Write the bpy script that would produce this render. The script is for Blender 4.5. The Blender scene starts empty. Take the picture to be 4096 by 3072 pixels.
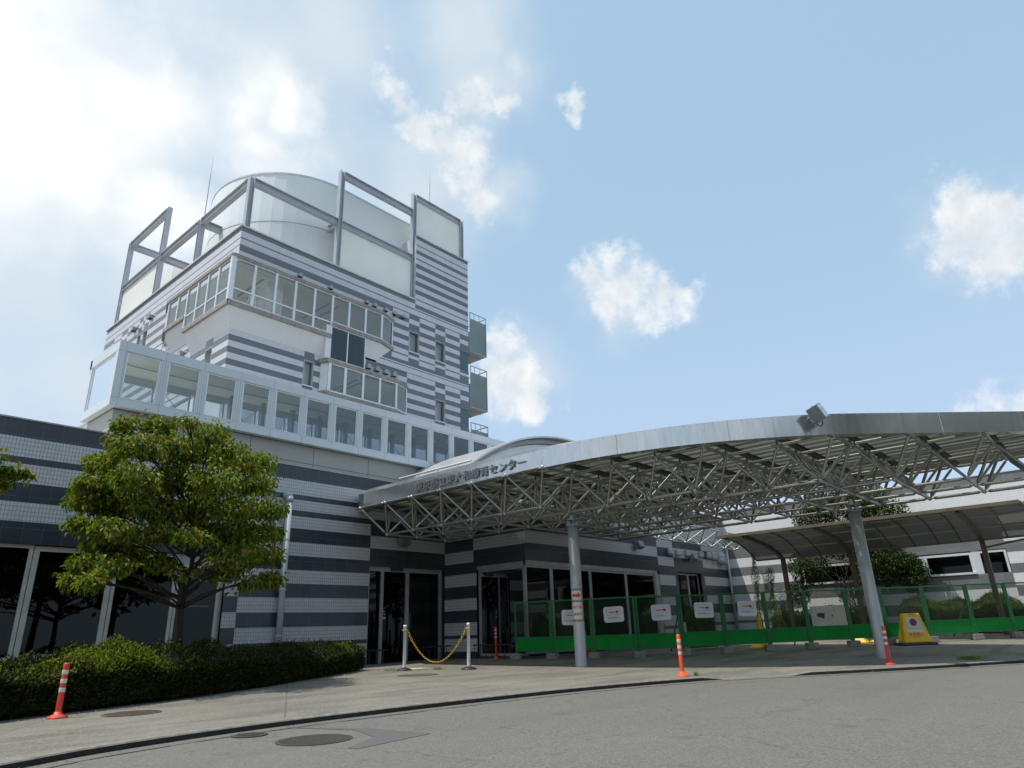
import bpy, math, random
from mathutils import Vector, Matrix
random.seed(7)
S=bpy.context.scene; COL=S.collection
PI=math.pi
# ---------------------------------------------------------------- camera
cd=bpy.data.cameras.new('camera'); cam=bpy.data.objects.new('camera',cd); COL.objects.link(cam); S.camera=cam
cd.sensor_width=36; cd.sensor_fit='HORIZONTAL'; cd.lens=2690/4096*36; cd.clip_start=.1; cd.clip_end=3000
RW=((0.66085,0.23915,0.71140),(-0.74984,0.25149,0.61197),(-0.03256,-0.93787,0.34545))
M=Matrix(((RW[0][0],-RW[0][1],-RW[0][2],0),(RW[1][0],-RW[1][1],-RW[1][2],0),(RW[2][0],-RW[2][1],-RW[2][2],1.12),(0,0,0,1)))
cam.matrix_world=M
# ---------------------------------------------------------------- light
SUN_EL=math.radians(66); SH=Vector((-.86,.51,0)).normalized()
to_sun=Vector((SH.x*math.cos(SUN_EL),SH.y*math.cos(SUN_EL),math.sin(SUN_EL)))
sl=bpy.data.lights.new('sun','SUN'); sl.energy=4.3; sl.angle=math.radians(.55); sl.color=(1,.955,.88)
so=bpy.data.objects.new('sun',sl); COL.objects.link(so); so.rotation_euler=(-to_sun).to_track_quat('-Z','Y').to_euler(); so.location=(0,0,60)
S.view_settings.view_transform='Standard'; S.view_settings.look='None'; S.view_settings.exposure=0; S.view_settings.gamma=1
S.cycles.max_bounces=8; S.cycles.transparent_max_bounces=24; S.cycles.diffuse_bounces=6; S.cycles.glossy_bounces=4
# ---------------------------------------------------------------- world: sky + clouds laid out by compass direction
W=bpy.data.worlds.new('World'); S.world=W; W.use_nodes=True
nt=W.node_tree; nt.nodes.clear(); N=nt.nodes; L=nt.links
def nd(t,**k):
    n=N.new(t)
    for a,b in k.items(): setattr(n,a,b)
    return n
def mth(op,a,b=None,clamp=False):
    n=nd('ShaderNodeMath',operation=op,use_clamp=clamp)
    for i,v in enumerate((a,b)):
        if v is None: continue
        if isinstance(v,(int,float)): n.inputs[i].default_value=v
        else: L.new(v,n.inputs[i])
    return n.outputs[0]
def mixc(f,a,b):
    n=nd('ShaderNodeMix',data_type='RGBA')
    for i,v in ((0,f),(6,a),(7,b)):
        if isinstance(v,(int,float)): n.inputs[i].default_value=v
        elif isinstance(v,tuple): n.inputs[i].default_value=v+(1,)
        else: L.new(v,n.inputs[i])
    return n.outputs[2]
sky=nd('ShaderNodeTexSky',sky_type='NISHITA',sun_disc=False,sun_elevation=SUN_EL,sun_rotation=math.atan2(SH.x,SH.y),altitude=100,air_density=1.0,dust_density=1.5,ozone_density=1.0)
tc=nd('ShaderNodeTexCoord'); D=tc.outputs['Generated']
def noise(scale,detail,rough=.55,off=(0,0,0),src=None):
    mp=nd('ShaderNodeMapping'); mp.inputs['Location'].default_value=off; L.new(src or D,mp.inputs[0])
    n=nd('ShaderNodeTexNoise'); n.inputs['Scale'].default_value=scale; n.inputs['Detail'].default_value=detail; n.inputs['Roughness'].default_value=rough
    L.new(mp.outputs[0],n.inputs['Vector']); return n
# warp the direction a little so that edges billow
nw=noise(13,6); nsub=nd('ShaderNodeVectorMath',operation='SUBTRACT'); L.new(nw.outputs['Color'],nsub.inputs[0]); nsub.inputs[1].default_value=(.5,.5,.5)
nsc=nd('ShaderNodeVectorMath',operation='SCALE'); L.new(nsub.outputs[0],nsc.inputs[0]); nsc.inputs['Scale'].default_value=.10
nad=nd('ShaderNodeVectorMath',operation='ADD'); L.new(D,nad.inputs[0]); L.new(nsc.outputs[0],nad.inputs[1]); DW=nad.outputs[0]
def blobs(lst,src):
    acc=None
    for (c,r) in lst:
        d=nd('ShaderNodeVectorMath',operation='DISTANCE'); L.new(src,d.inputs[0]); d.inputs[1].default_value=c
        v=mth('SUBTRACT',1.0,mth('DIVIDE',d.outputs['Value'],r))
        if acc is None: acc=v
        else:
            n=nd('ShaderNodeMath',operation='SMOOTH_MAX'); L.new(acc,n.inputs[0]); L.new(v,n.inputs[1]); n.inputs[2].default_value=.25; acc=n.outputs[0]
    return acc
def smooth(v,a,b):
    n=nd('ShaderNodeMapRange',interpolation_type='SMOOTHSTEP'); L.new(v,n.inputs[0]); n.inputs[1].default_value=a; n.inputs[2].default_value=b; return n.outputs[0]
CRISP=[((0.7421, 0.4682, 0.4797),0.048),((0.751, 0.4321, 0.4993),0.0352),((0.7791, 0.4354, 0.451),0.0608),((0.8098, 0.3901, 0.4382),0.0499),((0.7168, 0.4946, 0.4915),0.0224),((0.7641, 0.4796, 0.4314),0.0384),((0.8055, 0.4203, 0.4177),0.0448),((0.8796, 0.0293, 0.4748),0.048),((0.8985, 0.0287, 0.438),0.0608),((0.9038, 0.0518, 0.4248),0.0448),((0.8904, 0.0532, 0.452),0.032),((0.9142, 0.0105, 0.4051),0.0544),((0.897, -0.0159, 0.4418),0.0384),((0.913, -0.0106, 0.4079),0.0704),((0.9714, 0.0516, 0.2317),0.048),((0.9728, 0.0228, 0.2307),0.0576),((0.6772, 0.6176, 0.4),0.0352),((0.708, 0.605, 0.3642),0.0448),((0.7342, 0.5928, 0.3309),0.0416),((0.7072, 0.624, 0.3324),0.0448),((0.7489, 0.5887, 0.3043),0.032),((0.6849, 0.6305, 0.3651),0.0384),((0.4111, 0.5688, 0.7124),0.0243),((0.4283, 0.5798, 0.6931),0.0288),((0.4487, 0.5801, 0.6798),0.0288),((0.4788, 0.5766, 0.662),0.0352),((0.5097, 0.5636, 0.65),0.0416),((0.5411, 0.5547, 0.6321),0.048),((0.5731, 0.5549, 0.603),0.0416),((0.5928, 0.5561, 0.5825),0.0384),((0.5097, 0.522, 0.6839),0.0243),((0.5337, 0.497, 0.6842),0.0307),((0.5573, 0.4713, 0.6837),0.0243),((0.6142, 0.4094, 0.6746),0.023),((0.619, 0.4161, 0.6661),0.0192)]
SOFT=[((0.4042, 0.7185, 0.5661),0.2113),((0.5246, 0.6178, 0.5858),0.1408),((0.2143, 0.7803, 0.5875),0.3073),((0.1086, 0.778, 0.6188),0.2433),((0.3073, 0.675, 0.6708),0.1921),((0.1744, 0.8488, 0.4992),0.1921),((0.3518, 0.5836, 0.7319),0.128),((0.5296, 0.566, 0.6318),0.096),((0.6082, 0.534, 0.5873),0.0576),((0.4982, 0.4617, 0.734),0.0384),((0.5346, 0.4455, 0.7182),0.0384),((0.7143, 0.6016, 0.3576),0.0832),((0.7665, 0.4548, 0.4535),0.0736),((0.9025, 0.0216, 0.4302),0.0832),((0.5281, 0.4825, 0.6988),0.0896),((0.0213, 0.8575, 0.5141),0.3201),((0.1563, 0.9057, 0.394),0.2113),((0.2266, 0.9192, 0.3221),0.1664),((0.1275, 0.9526, 0.2762),0.1921),((0.2689, 0.8606, 0.4325),0.1152),((0.473, 0.4708, 0.7447),0.1088),((-0.0124, 0.9488, 0.3158),0.3201),((0.0056, 0.9834, 0.1812),0.3201),((-0.75, -0.55, 0.35),0.35),((-0.2, -0.9, 0.3),0.5),((-0.95, 0.1, 0.3),0.4),((-0.4, 0.85, 0.33),0.55),((0.3, -0.9, 0.45),0.3)]  # last blobs: unseen cloud outside the view, added for reflections
GLOW=[((0.1051, 0.8067, 0.5815),0.1921),((0.2021, 0.7604, 0.6172),0.1536),((0.3037, 0.7084, 0.6371),0.096),((0.2488, 0.8063, 0.5367),0.1024),((0.1651, 0.8339, 0.5267),0.0576),((0.2911, 0.8129, 0.5045),0.0768),((0.3391, 0.7197, 0.6059),0.1024),((0.0631, 0.7682, 0.6371),0.1024),((0.1681, 0.8129, 0.5576),0.128),((0.3456, 0.6706, 0.6563),0.0576),((0.0259, 0.8278, 0.5605),0.2241),((-0.0628, 0.7426, 0.6668),0.3201)]
SKY_K=.14
crisp=blobs(CRISP,DW); soft=blobs(SOFT,DW); glow=blobs(GLOW,DW)
n1=noise(17,10,.66,(3,1,2)); n2=noise(5,5,.55,(7,2,5)); n3=noise(34,5,.6,(1,9,4))
cm=smooth(mth('ADD',mth('ADD',crisp,mth('MULTIPLY',mth('SUBTRACT',n1.outputs['Fac'],.5),2.3)),mth('MULTIPLY',mth('SUBTRACT',n3.outputs['Fac'],.5),.9)),.0,1.0)
sm=smooth(mth('ADD',soft,mth('MULTIPLY',mth('SUBTRACT',n2.outputs['Fac'],.5),1.1)),-.25,1.15)
gm=smooth(mth('ADD',glow,mth('MULTIPLY',mth('SUBTRACT',n2.outputs['Fac'],.5),1.3)),-.1,1.1)
skc=nd('ShaderNodeVectorMath',operation='SCALE'); L.new(sky.outputs[0],skc.inputs[0]); skc.inputs['Scale'].default_value=SKY_K
# thin high haze everywhere, whitening the blue
thin=mixc(.5,skc.outputs[0],(.62,.91,1.13))
sz=nd('ShaderNodeSeparateXYZ'); L.new(D,sz.inputs[0]); low=smooth(sz.outputs[2],.62,.12); thin=mixc(mth('MULTIPLY',low,.45),thin,(.56,.66,.89))
c1=mixc(mth('MULTIPLY',sm,.82),thin,(.76,.83,.87))
c2=mixc(mth('MULTIPLY',gm,.95),c1,(1.12,1.12,1.10))
shade=mixc(smooth(mth('ADD',crisp,mth('MULTIPLY',mth('SUBTRACT',noise(11,7,.6,(2.02,8.0,1.03)).outputs['Fac'],.5),2.6)),.15,1.15),(1.03,1.03,1.01),(.77,.81,.855))
c3=mixc(mth('MULTIPLY',cm,.90),c2,shade)
bg=nd('ShaderNodeBackground'); L.new(c3,bg.inputs[0]); bg.inputs[1].default_value=1.0
wo=nd('ShaderNodeOutputWorld'); L.new(bg.outputs[0],wo.inputs[0])
# ---------------------------------------------------------------- materials
def mat(name): 
    m=bpy.data.materials.new(name); m.use_nodes=True; m.node_tree.nodes.clear(); return m
class SH_:
    def __init__(s,name): s.m=mat(name); s.N=s.m.node_tree.nodes; s.L=s.m.node_tree.links
    def n(s,t,ins=None,**k):
        x=s.N.new(t)
        for a,b in k.items(): setattr(x,a,b)
        for a,b in (ins or {}).items():
            if isinstance(b,bpy.types.NodeSocket): s.L.new(b,x.inputs[a])
            else: x.inputs[a].default_value=b
        return x
    def out(s,sh): o=s.n('ShaderNodeOutputMaterial'); s.L.new(sh,o.inputs[0]); return s.m
    def pos(s): return s.n('ShaderNodeNewGeometry').outputs['Position']
    def mix(s,f,a,b,bt='MIX'):
        x=s.n('ShaderNodeMix',data_type='RGBA',blend_type=bt)
        for i,v in ((0,f),(6,a),(7,b)):
            if isinstance(v,bpy.types.NodeSocket): s.L.new(v,x.inputs[i])
            elif isinstance(v,tuple): x.inputs[i].default_value=tuple(v)+(1,)
            else: x.inputs[i].default_value=v
        return x.outputs[2]
    def noise(s,scale,detail=4,rough=.55,vec=None):
        return s.n('ShaderNodeTexNoise',{'Vector':vec or s.pos(),'Scale':scale,'Detail':detail,'Roughness':rough}).outputs['Fac']
    def rng(s,v,a,b,c=0,d=1): return s.n('ShaderNodeMapRange',{0:v,1:a,2:b,3:c,4:d}).outputs[0]
    def bump(s,h,st=.3,dist=.02): return s.n('ShaderNodeBump',{'Height':h,'Strength':st,'Distance':dist}).outputs[0]
    def pr(s,col,rough=.5,metal=0,normal=None,**k):
        ins={'Roughness':rough,'Metallic':metal}
        p=s.n('ShaderNodeBsdfPrincipled',ins)
        if isinstance(col,tuple): p.inputs['Base Color'].default_value=tuple(col)+(1,)
        else: s.L.new(col,p.inputs['Base Color'])
        if normal: s.L.new(normal,p.inputs['Normal'])
        for a,b in k.items(): p.inputs[a].default_value=b
        return p.outputs[0]
def plain(name,col,rough=.5,metal=0,var=.12,nscale=2.5,bump=0,**k):
    s=SH_(name); n=s.noise(nscale,5); n2=s.noise(nscale*11,3)
    c=s.mix(s.rng(n,.3,.7),tuple(x*(1-var) for x in col),tuple(min(1,x*(1+var)) for x in col))
    c=s.mix(s.rng(n2,.45,.8,0,.35*var*4),c,tuple(x*.6 for x in col))
    return s.out(s.pr(c,rough,metal,s.bump(n2,bump) if bump else None,**k))
def wallvec(s):
    p=s.n('ShaderNodeSeparateXYZ',{0:s.pos()}); u=s.n('ShaderNodeMath',{0:p.outputs[0],1:p.outputs[1]},operation='ADD').outputs[0]
    return s.n('ShaderNodeCombineXYZ',{0:u,1:p.outputs[2],2:0.0}).outputs[0]
def tile(name,col,grout,w,h,rough=.3,ms=.012,var=.1,spec=.5,stain=.25):
    s=SH_(name); v=wallvec(s)
    b=s.n('ShaderNodeTexBrick',{'Vector':v,'Color1':tuple(x*(1-var) for x in col)+(1,),'Color2':tuple(min(1,x*(1+var)) for x in col)+(1,),'Mortar':tuple(grout)+(1,),'Scale':1.0,'Mortar Size':ms,'Mortar Smooth':.1,'Bias':0.0,'Brick Width':w,'Row Height':h},offset=0.0,squash=1.0)
    mp=s.n('ShaderNodeMapping',{'Vector':s.pos(),'Scale':(1.5,1.5,.22)}); st=s.noise(1.3,6,.6,mp.outputs[0])
    c=s.mix(s.rng(st,.5,.78,0,stain),b.outputs['Color'],tuple(x*.62 for x in col))
    n=s.bump(b.outputs['Fac'],.5,-.004)
    return s.out(s.pr(c,rough,0,n,**{'Specular IOR Level':spec}))
def glass(name,tint=(.75,.8,.8),refl=(1,1,1),f0=1.45,gl=.02,base=0.0):
    s=SH_(name); fr=s.n('ShaderNodeFresnel',{'IOR':f0}).outputs[0]
    if base: fr=s.n('ShaderNodeMath',{0:fr,1:base},operation='ADD',use_clamp=True).outputs[0]
    t=s.n('ShaderNodeBsdfTransparent',{'Color':tuple(tint)+(1,)}).outputs[0]
    g=s.n('ShaderNodeBsdfGlossy',{'Color':tuple(refl)+(1,),'Roughness':gl}).outputs[0]
    m=s.n('ShaderNodeMixShader',{0:fr}); s.L.new(t,m.inputs[1]); s.L.new(g,m.inputs[2]); return s.out(m.outputs[0])
def leafmat(name,cols,trans=.35,rough=.55):
    s=SH_(name); r=s.n('ShaderNodeNewGeometry').outputs['Random Per Island']
    cr=s.n('ShaderNodeValToRGB',{0:r}); e=cr.color_ramp.elements
    for i,c in enumerate(cols):
        if i<2: el=e[i]; el.position=i/(len(cols)-1)
        else: el=e.new(i/(len(cols)-1))
    for i,c in enumerate(cols): e[i].position=i/(len(cols)-1); e[i].color=tuple(c)+(1,)
    p=s.pr(cr.outputs[0],rough,0,None,**{'Specular IOR Level':.22})
    tcol=s.mix(1.0,cr.outputs[0],(1.5,1.7,.5),'MULTIPLY')
    t=s.n('ShaderNodeBsdfTranslucent',{'Color':tcol}).outputs[0]
    m=s.n('ShaderNodeMixShader',{0:trans}); s.L.new(p,m.inputs[1]); s.L.new(t,m.inputs[2]); return s.out(m.outputs[0])
MT={}
MT['TL']=tile('tile_light',(.52,.525,.54),(.25,.26,.275),.082,.1135,.35,.008,.05)
MT['TD']=tile('tile_dark',(.036,.045,.058),(.10,.11,.12),.45,.4,.28,.004,.12)
MT['CL']=tile('cladding_light',(.62,.61,.65),(.44,.44,.48),.115,.0925,.3,.006,.04,.7,.3)
MT['CD']=tile('cladding_dark',(.098,.113,.134),(.13,.145,.165),.9,.277,.2,.005,.08,1.0,.25)
MT['WH']=tile('tile_white',(.70,.70,.70),(.56,.56,.57),.11,.1135,.4,.008,.03,.5,.1)
MT['DK']=tile('tile_grey',(.16,.165,.165),(.14,.14,.14),.45,.4,.35,.004,.1,.6,.15)
MT['coping']=plain('coping',(.62,.64,.66),.4,.2)
MT['beige']=tile('panel_beige',(.40,.395,.37),(.10,.10,.10),2.55,.66,.75,.012,.03)
MT['board']=tile('soffit_board',(.74,.74,.74),(.46,.46,.46),90,.085,.5,.007,.02,.5,.12)
MT['cornice']=plain('weathered_cornice',(.30,.27,.24),.8,0,.3,6)
MT['alu']=plain('aluminium_frame',(.72,.74,.75),.38,.35,.06)
MT['alud']=plain('aluminium_frame_aged',(.36,.37,.36),.45,.3,.15)
MT['panel']=plain('metal_panel',(.60,.64,.66),.42,.15,.04,.7)
MT['steelb']=plain('steel_beam_paint',(.43,.45,.49),.4,.1,.1)
MT['galv']=plain('galvanised_tube',(.44,.435,.415),.28,.85,.2,3)
MT['rafter']=plain('rafter_steel',(.13,.125,.11),.5,.2,.3,3)
MT['shadow_strip']=plain('shadow_strip_black',(.03,.03,.028),.7)  # near-black, painted shade for the canopy roof
MT['node']=plain('joint_steel',(.40,.42,.42),.45,.5,.2,5)
MT['column']=plain('column_paint',(.42,.43,.435),.40,.15,.08,1.5)
MT['screen']=plain('white_screen',(.84,.86,.80),.75,0,.05,.6)
MT['cream']=plain('cream_screen',(.80,.78,.72),.5,0,.04,.5)
MT['dark']=plain('interior_dark',(.035,.034,.033),.8)
MT['darkish']=plain('interior_grey',(.10,.10,.095),.8,0,.3,1)
MT['room']=plain('room_wall',(.80,.78,.72),.9)
MT['ceil']=plain('room_ceiling',(.82,.80,.70),.9,0,.04)
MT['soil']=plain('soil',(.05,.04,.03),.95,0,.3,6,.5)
MT['black']=plain('black_rubber',(.02,.02,.022),.5)
MT['concrete']=plain('concrete_block',(.24,.235,.21),.9,0,.25,8,.4)
MT['dustiron']=plain('dusty_iron',(.115,.09,.065),.85,.1,.3,12,.4)
MT['rust']=plain('manhole_iron',(.085,.07,.065),.6,.4,.3,20,.5)
MT['green']=plain('green_paint',(.001,.23,.028),.6,0,.12,2,0,**{'Specular IOR Level':.2})
MT['wire']=plain('green_wire',(.03,.075,.03),.5,.1,.2)
MT['greenf']=plain('green_frame_paint',(.003,.15,.03),.45,0,.2,3)
MT['white']=plain('white_plastic',(.74,.76,.78),.4,0,.05)
MT['orange']=plain('orange_urethane',(.80,.10,.02),.42,0,.1,6)
MT['redor']=plain('faded_red_urethane',(.62,.05,.025),.5,0,.15,6)
MT['refl']=plain('reflective_band',(.62,.60,.56),.5,0,.06)
MT['yellow']=plain('yellow_plastic',(.80,.47,.01),.42,0,.08,4)
MT['navy']=plain('navy_base',(.03,.04,.085),.6)
MT['red']=plain('red_print',(.62,.01,.025),.5)
MT['ink']=plain('black_print',(.03,.03,.04),.5)
MT['greenink']=plain('green_print',(.05,.22,.05),.5)
MT['sunleaf']=leafmat('sunlit_yellow_leaf',[(.08,.12,.010),(.14,.18,.012),(.24,.24,.02)],.28)  # yellow-green leaf colour, bright as if in sun
MT['roofing']=plain('pale_roofing',(.5,.5,.48),.8)
MT['paper']=plain('paper',(.62,.60,.52),.7,0,.05)
MT['tape']=plain('brown_tape',(.26,.21,.15),.5,0,.2,20)
MT['chain']=plain('yellow_chain',(.55,.33,.02),.4,0,.25,30)
MT['bark']=plain('bark',(.035,.028,.022),.9,0,.35,12,.6)
MT['barkpale']=plain('bark_pale',(.20,.18,.14),.9,0,.3,12,.6)
MT['brown']=plain('brown_steel',(.115,.095,.065),.5,.1,.25,3)
MT['purlin']=plain('bronze_purlin',(.36,.31,.19),.5,.2,.2)
MT['lamp']=plain('lamp_housing',(.20,.22,.24),.45,.2,.15)
MT['lens']=plain('lamp_lens',(.70,.70,.66),.15,.8,.45,14)
MT['rail']=plain('handrail_paint',(.04,.037,.035),.4)
MT['letter']=plain('letter_steel',(.30,.31,.32),.35,.7,.1)
MT['pale']=plain('pale_board',(.52,.54,.52),.6)
MT['ladder']=plain('ladder_aluminium',(.75,.76,.74),.4,.3)
# brushed stainless fascia
s=SH_('brushed_fascia'); p=s.pos(); mp=s.n('ShaderNodeMapping',{'Vector':p,'Scale':(9,9,90)}); nz=s.noise(6,3,.6,mp.outputs[0]); n0=s.noise(.8,4)
mps=s.n('ShaderNodeMapping',{'Vector':p,'Scale':(2.6,2.6,.35)}); stk=s.noise(2.2,6,.65,mps.outputs[0])
MT['fascia']=s.out(s.pr(s.mix(s.rng(s.n('ShaderNodeMath',{0:stk,1:s.n('ShaderNodeMath',{0:n0,1:.3},operation='MULTIPLY').outputs[0]},operation='ADD').outputs[0],.35,.85),(.70,.71,.71),(.52,.52,.50)),.20,.9,s.bump(nz,.05,.004)))
s=SH_('vault_metal'); MT['vault']=s.out(s.pr(s.mix(s.rng(s.noise(1.2,5),.3,.7),(.60,.60,.60),(.68,.68,.67)),.36,.75))
# vertical ribbed sheet for the drum
s=SH_('ribbed_sheet'); p=s.n('ShaderNodeSeparateXYZ',{0:s.pos()})
ax=s.n('ShaderNodeMath',{0:p.outputs[0],1:17.8},operation='SUBTRACT').outputs[0]; ay=s.n('ShaderNodeMath',{0:p.outputs[1],1:31.9},operation='SUBTRACT').outputs[0]
an=s.n('ShaderNodeMath',{0:ay,1:ax},operation='ARCTAN2').outputs[0]; al=s.n('ShaderNodeMath',{0:an,1:4.65},operation='MULTIPLY').outputs[0]
gt=s.n('ShaderNodeMath',{0:ax,1:0.0},operation='GREATER_THAN').outputs[0]
u=s.n('ShaderNodeMix',{0:gt,2:al,3:ax}).outputs[0]
w=s.n('ShaderNodeTexWave',{'Vector':s.n('ShaderNodeCombineXYZ',{0:u,1:0.0,2:0.0}).outputs[0],'Scale':2.4,'Distortion':0.0},wave_type='BANDS',bands_direction='X',wave_profile='SIN').outputs['Fac']
MT['ribbed']=s.out(s.pr(s.mix(s.rng(w,.0,.25),(.75,.79,.80),(.80,.83,.83)),.75,0,s.bump(w,.12,.02)))
# roof sheet of the canopy: translucent, weathered
def sheet(name,col,tr,amt,clear=0,ctint=(.8,.82,.76)):
    s=SH_(name); c=s.mix(s.rng(s.noise(1.5,5),.3,.75),col,tuple(x*.75 for x in col)); p=s.pr(c,.5); t=s.n('ShaderNodeBsdfTranslucent',{'Color':tuple(tr)+(1,)}).outputs[0]
    m=s.n('ShaderNodeMixShader',{0:amt}); s.L.new(p,m.inputs[1]); s.L.new(t,m.inputs[2])
    if clear:
        k=s.n('ShaderNodeMixShader',{0:clear}); s.L.new(m.outputs[0],k.inputs[1]); s.L.new(s.n('ShaderNodeBsdfTransparent',{'Color':tuple(ctint)+(1,)}).outputs[0],k.inputs[2]); return s.out(k.outputs[0])
    return s.out(m.outputs[0])
MT['roofsheet']=sheet('canopy_sheet',(.27,.28,.26),(.34,.36,.31),.22,.36)
MT['shelter']=sheet('shelter_sheet',(.05,.053,.053),(.08,.09,.10),.08,.14)
MT['gutterb']=plain('bronze_gutter',(.15,.13,.085),.5,.15,.2)
MT['alum']=plain('aluminium_frame_mid',(.50,.51,.48),.42,.3,.12)
MT['pipe']=plain('pipe_paint',(.42,.45,.47),.6,0,.1)
MT['glassT']=glass('tower_glass',(.95,.96,.94),(.9,.95,.93),1.5,.01,.12)
MT['glassD']=glass('dark_glass',(.42,.44,.44),(.62,.66,.68),1.45,.015,.0)
MT['glassB']=glass('blue_glass',(.30,.38,.40),(.60,.72,.78),1.55,.06,.06)
MT['glassC']=glass('corridor_glass',(.78,.84,.86),(.85,.93,1),1.5,.01,.05)
MT['glassF']=glass('balcony_glass',(.62,.85,.85),(.8,.95,1),1.5,.02,.10)
MT['mesh']=sheet('perforated_panel',(.42,.48,.50),(.5,.6,.62),.5,.15)
MT['leafT']=leafmat('tree_leaf',[(.030,.060,.008),(.055,.10,.010),(.09,.15,.012),(.16,.21,.015),(.22,.22,.02),(.17,.09,.015)],.30,.5)
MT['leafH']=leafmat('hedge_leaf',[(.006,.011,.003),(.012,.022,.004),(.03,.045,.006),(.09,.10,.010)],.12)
MT['leafR']=leafmat('shrub_leaf',[(.05,.09,.012),(.10,.15,.015),(.20,.24,.02)],.3)
MT['leafG']=leafmat('deep_green_leaf',[(.018,.038,.008),(.035,.06,.010),(.07,.10,.014)],.22)
MT['leafV']=leafmat('vine_leaf',[(.03,.07,.025),(.06,.11,.04)],.3)
# asphalt
s=SH_('asphalt'); v=s.n('ShaderNodeTexVoronoi',{'Vector':s.pos(),'Scale':55.0}); v2=s.n('ShaderNodeTexVoronoi',{'Vector':s.pos(),'Scale':120.0}); big=s.noise(.35,5); mid=s.noise(3,5); fine=s.noise(160,2)
sep=s.n('ShaderNodeSeparateColor',{0:v.outputs['Color']}).outputs[0]
c=s.mix(s.rng(big,.3,.7),(.134,.126,.100),(.163,.154,.124)); c=s.mix(s.rng(mid,.4,.75,0,.5),c,(.125,.12,.103))
c=s.mix(s.rng(sep,.45,1,0,.75),c,(.215,.205,.175)); c=s.mix(s.rng(sep,0,.28,.75,0),c,(.085,.085,.083)); c=s.mix(s.rng(v.outputs['Distance'],.25,.6,0,.4),c,(.07,.07,.068))
c=s.mix(s.rng(fine,.5,.8,0,.5),c,(.205,.197,.17))
mp2=s.n('ShaderNodeMapping',{'Vector':s.pos(),'Rotation':(0,0,.05),'Scale':(.12,.9,1)}); lane=s.noise(1.0,4,.5,mp2.outputs[0]); c=s.mix(s.rng(lane,.52,.66,0,.35),c,(.105,.10,.088)); oil=s.noise(1.7,2,.4); c=s.mix(s.rng(oil,.68,.74,0,.35),c,(.07,.068,.06))
ck=s.n('ShaderNodeTexVoronoi',{'Vector':s.n('ShaderNodeVectorMath',{0:s.pos(),1:s.n('ShaderNodeTexNoise',{'Vector':s.pos(),'Scale':2.0,'Detail':6.0}).outputs['Color']},operation='ADD').outputs[0],'Scale':.33},feature='DISTANCE_TO_EDGE').outputs['Distance']; c=s.mix(s.rng(ck,.0,.006,.45,0),c,(.04,.04,.036))
MT['asphalt']=s.out(s.pr(c,.88,0,s.bump(v.outputs['Distance'],.7,.006)))
s=SH_('tar_patch'); MT['tar']=s.out(s.pr(s.mix(s.rng(s.noise(60,3),.3,.7),(.082,.08,.080),(.112,.11,.105)),.95))
s=SH_('pavement_mix'); big=s.noise(.5,6,.6); mid=s.noise(4,5); fine=s.noise(90,3)
mp=s.n('ShaderNodeMapping',{'Vector':s.pos(),'Rotation':(0,0,-.7),'Scale':(.35,1.4,1)}); stain=s.noise(1.1,5,.6,mp.outputs[0])
c=s.mix(s.rng(big,.3,.7),(.135,.122,.098),(.215,.197,.160)); c=s.mix(s.rng(mid,.45,.75,0,.6),c,(.13,.12,.096)); c=s.mix(s.rng(stain,.48,.62,0,.75),c,(.095,.088,.074)); c=s.mix(s.rng(fine,.5,.8,0,.5),c,(.12,.11,.09))
vv=s.n('ShaderNodeTexVoronoi',{'Vector':s.pos(),'Scale':40.0}); sp=s.n('ShaderNodeSeparateColor',{0:vv.outputs['Color']}).outputs[0]; c=s.mix(s.rng(sp,.75,1,0,.5),c,(.34,.31,.25))
jv=s.n('ShaderNodeMapping',{'Vector':s.pos(),'Rotation':(0,0,.55)}).outputs[0]; jb=s.n('ShaderNodeTexBrick',{'Vector':jv,'Scale':1.0,'Mortar Size':.012,'Mortar Smooth':.2,'Brick Width':3.4,'Row Height':2.6},offset=0.0).outputs['Fac']; c=s.mix(s.n('ShaderNodeMath',{0:jb,1:.65},operation='MULTIPLY').outputs[0],c,(.06,.055,.045))
MT['pave']=s.out(s.pr(c,.9,0,s.bump(fine,.3,.004)))
MT['kface']=plain('kerb_face_shaded',(.028,.027,.024),.95,0,.3,9,.4)  # near-black colour paints the shade on the kerb's road side
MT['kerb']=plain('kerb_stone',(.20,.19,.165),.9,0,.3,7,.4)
MT['tactile']=plain('tactile_slab',(.55,.48,.30),.8,0,.15,5)
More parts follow.
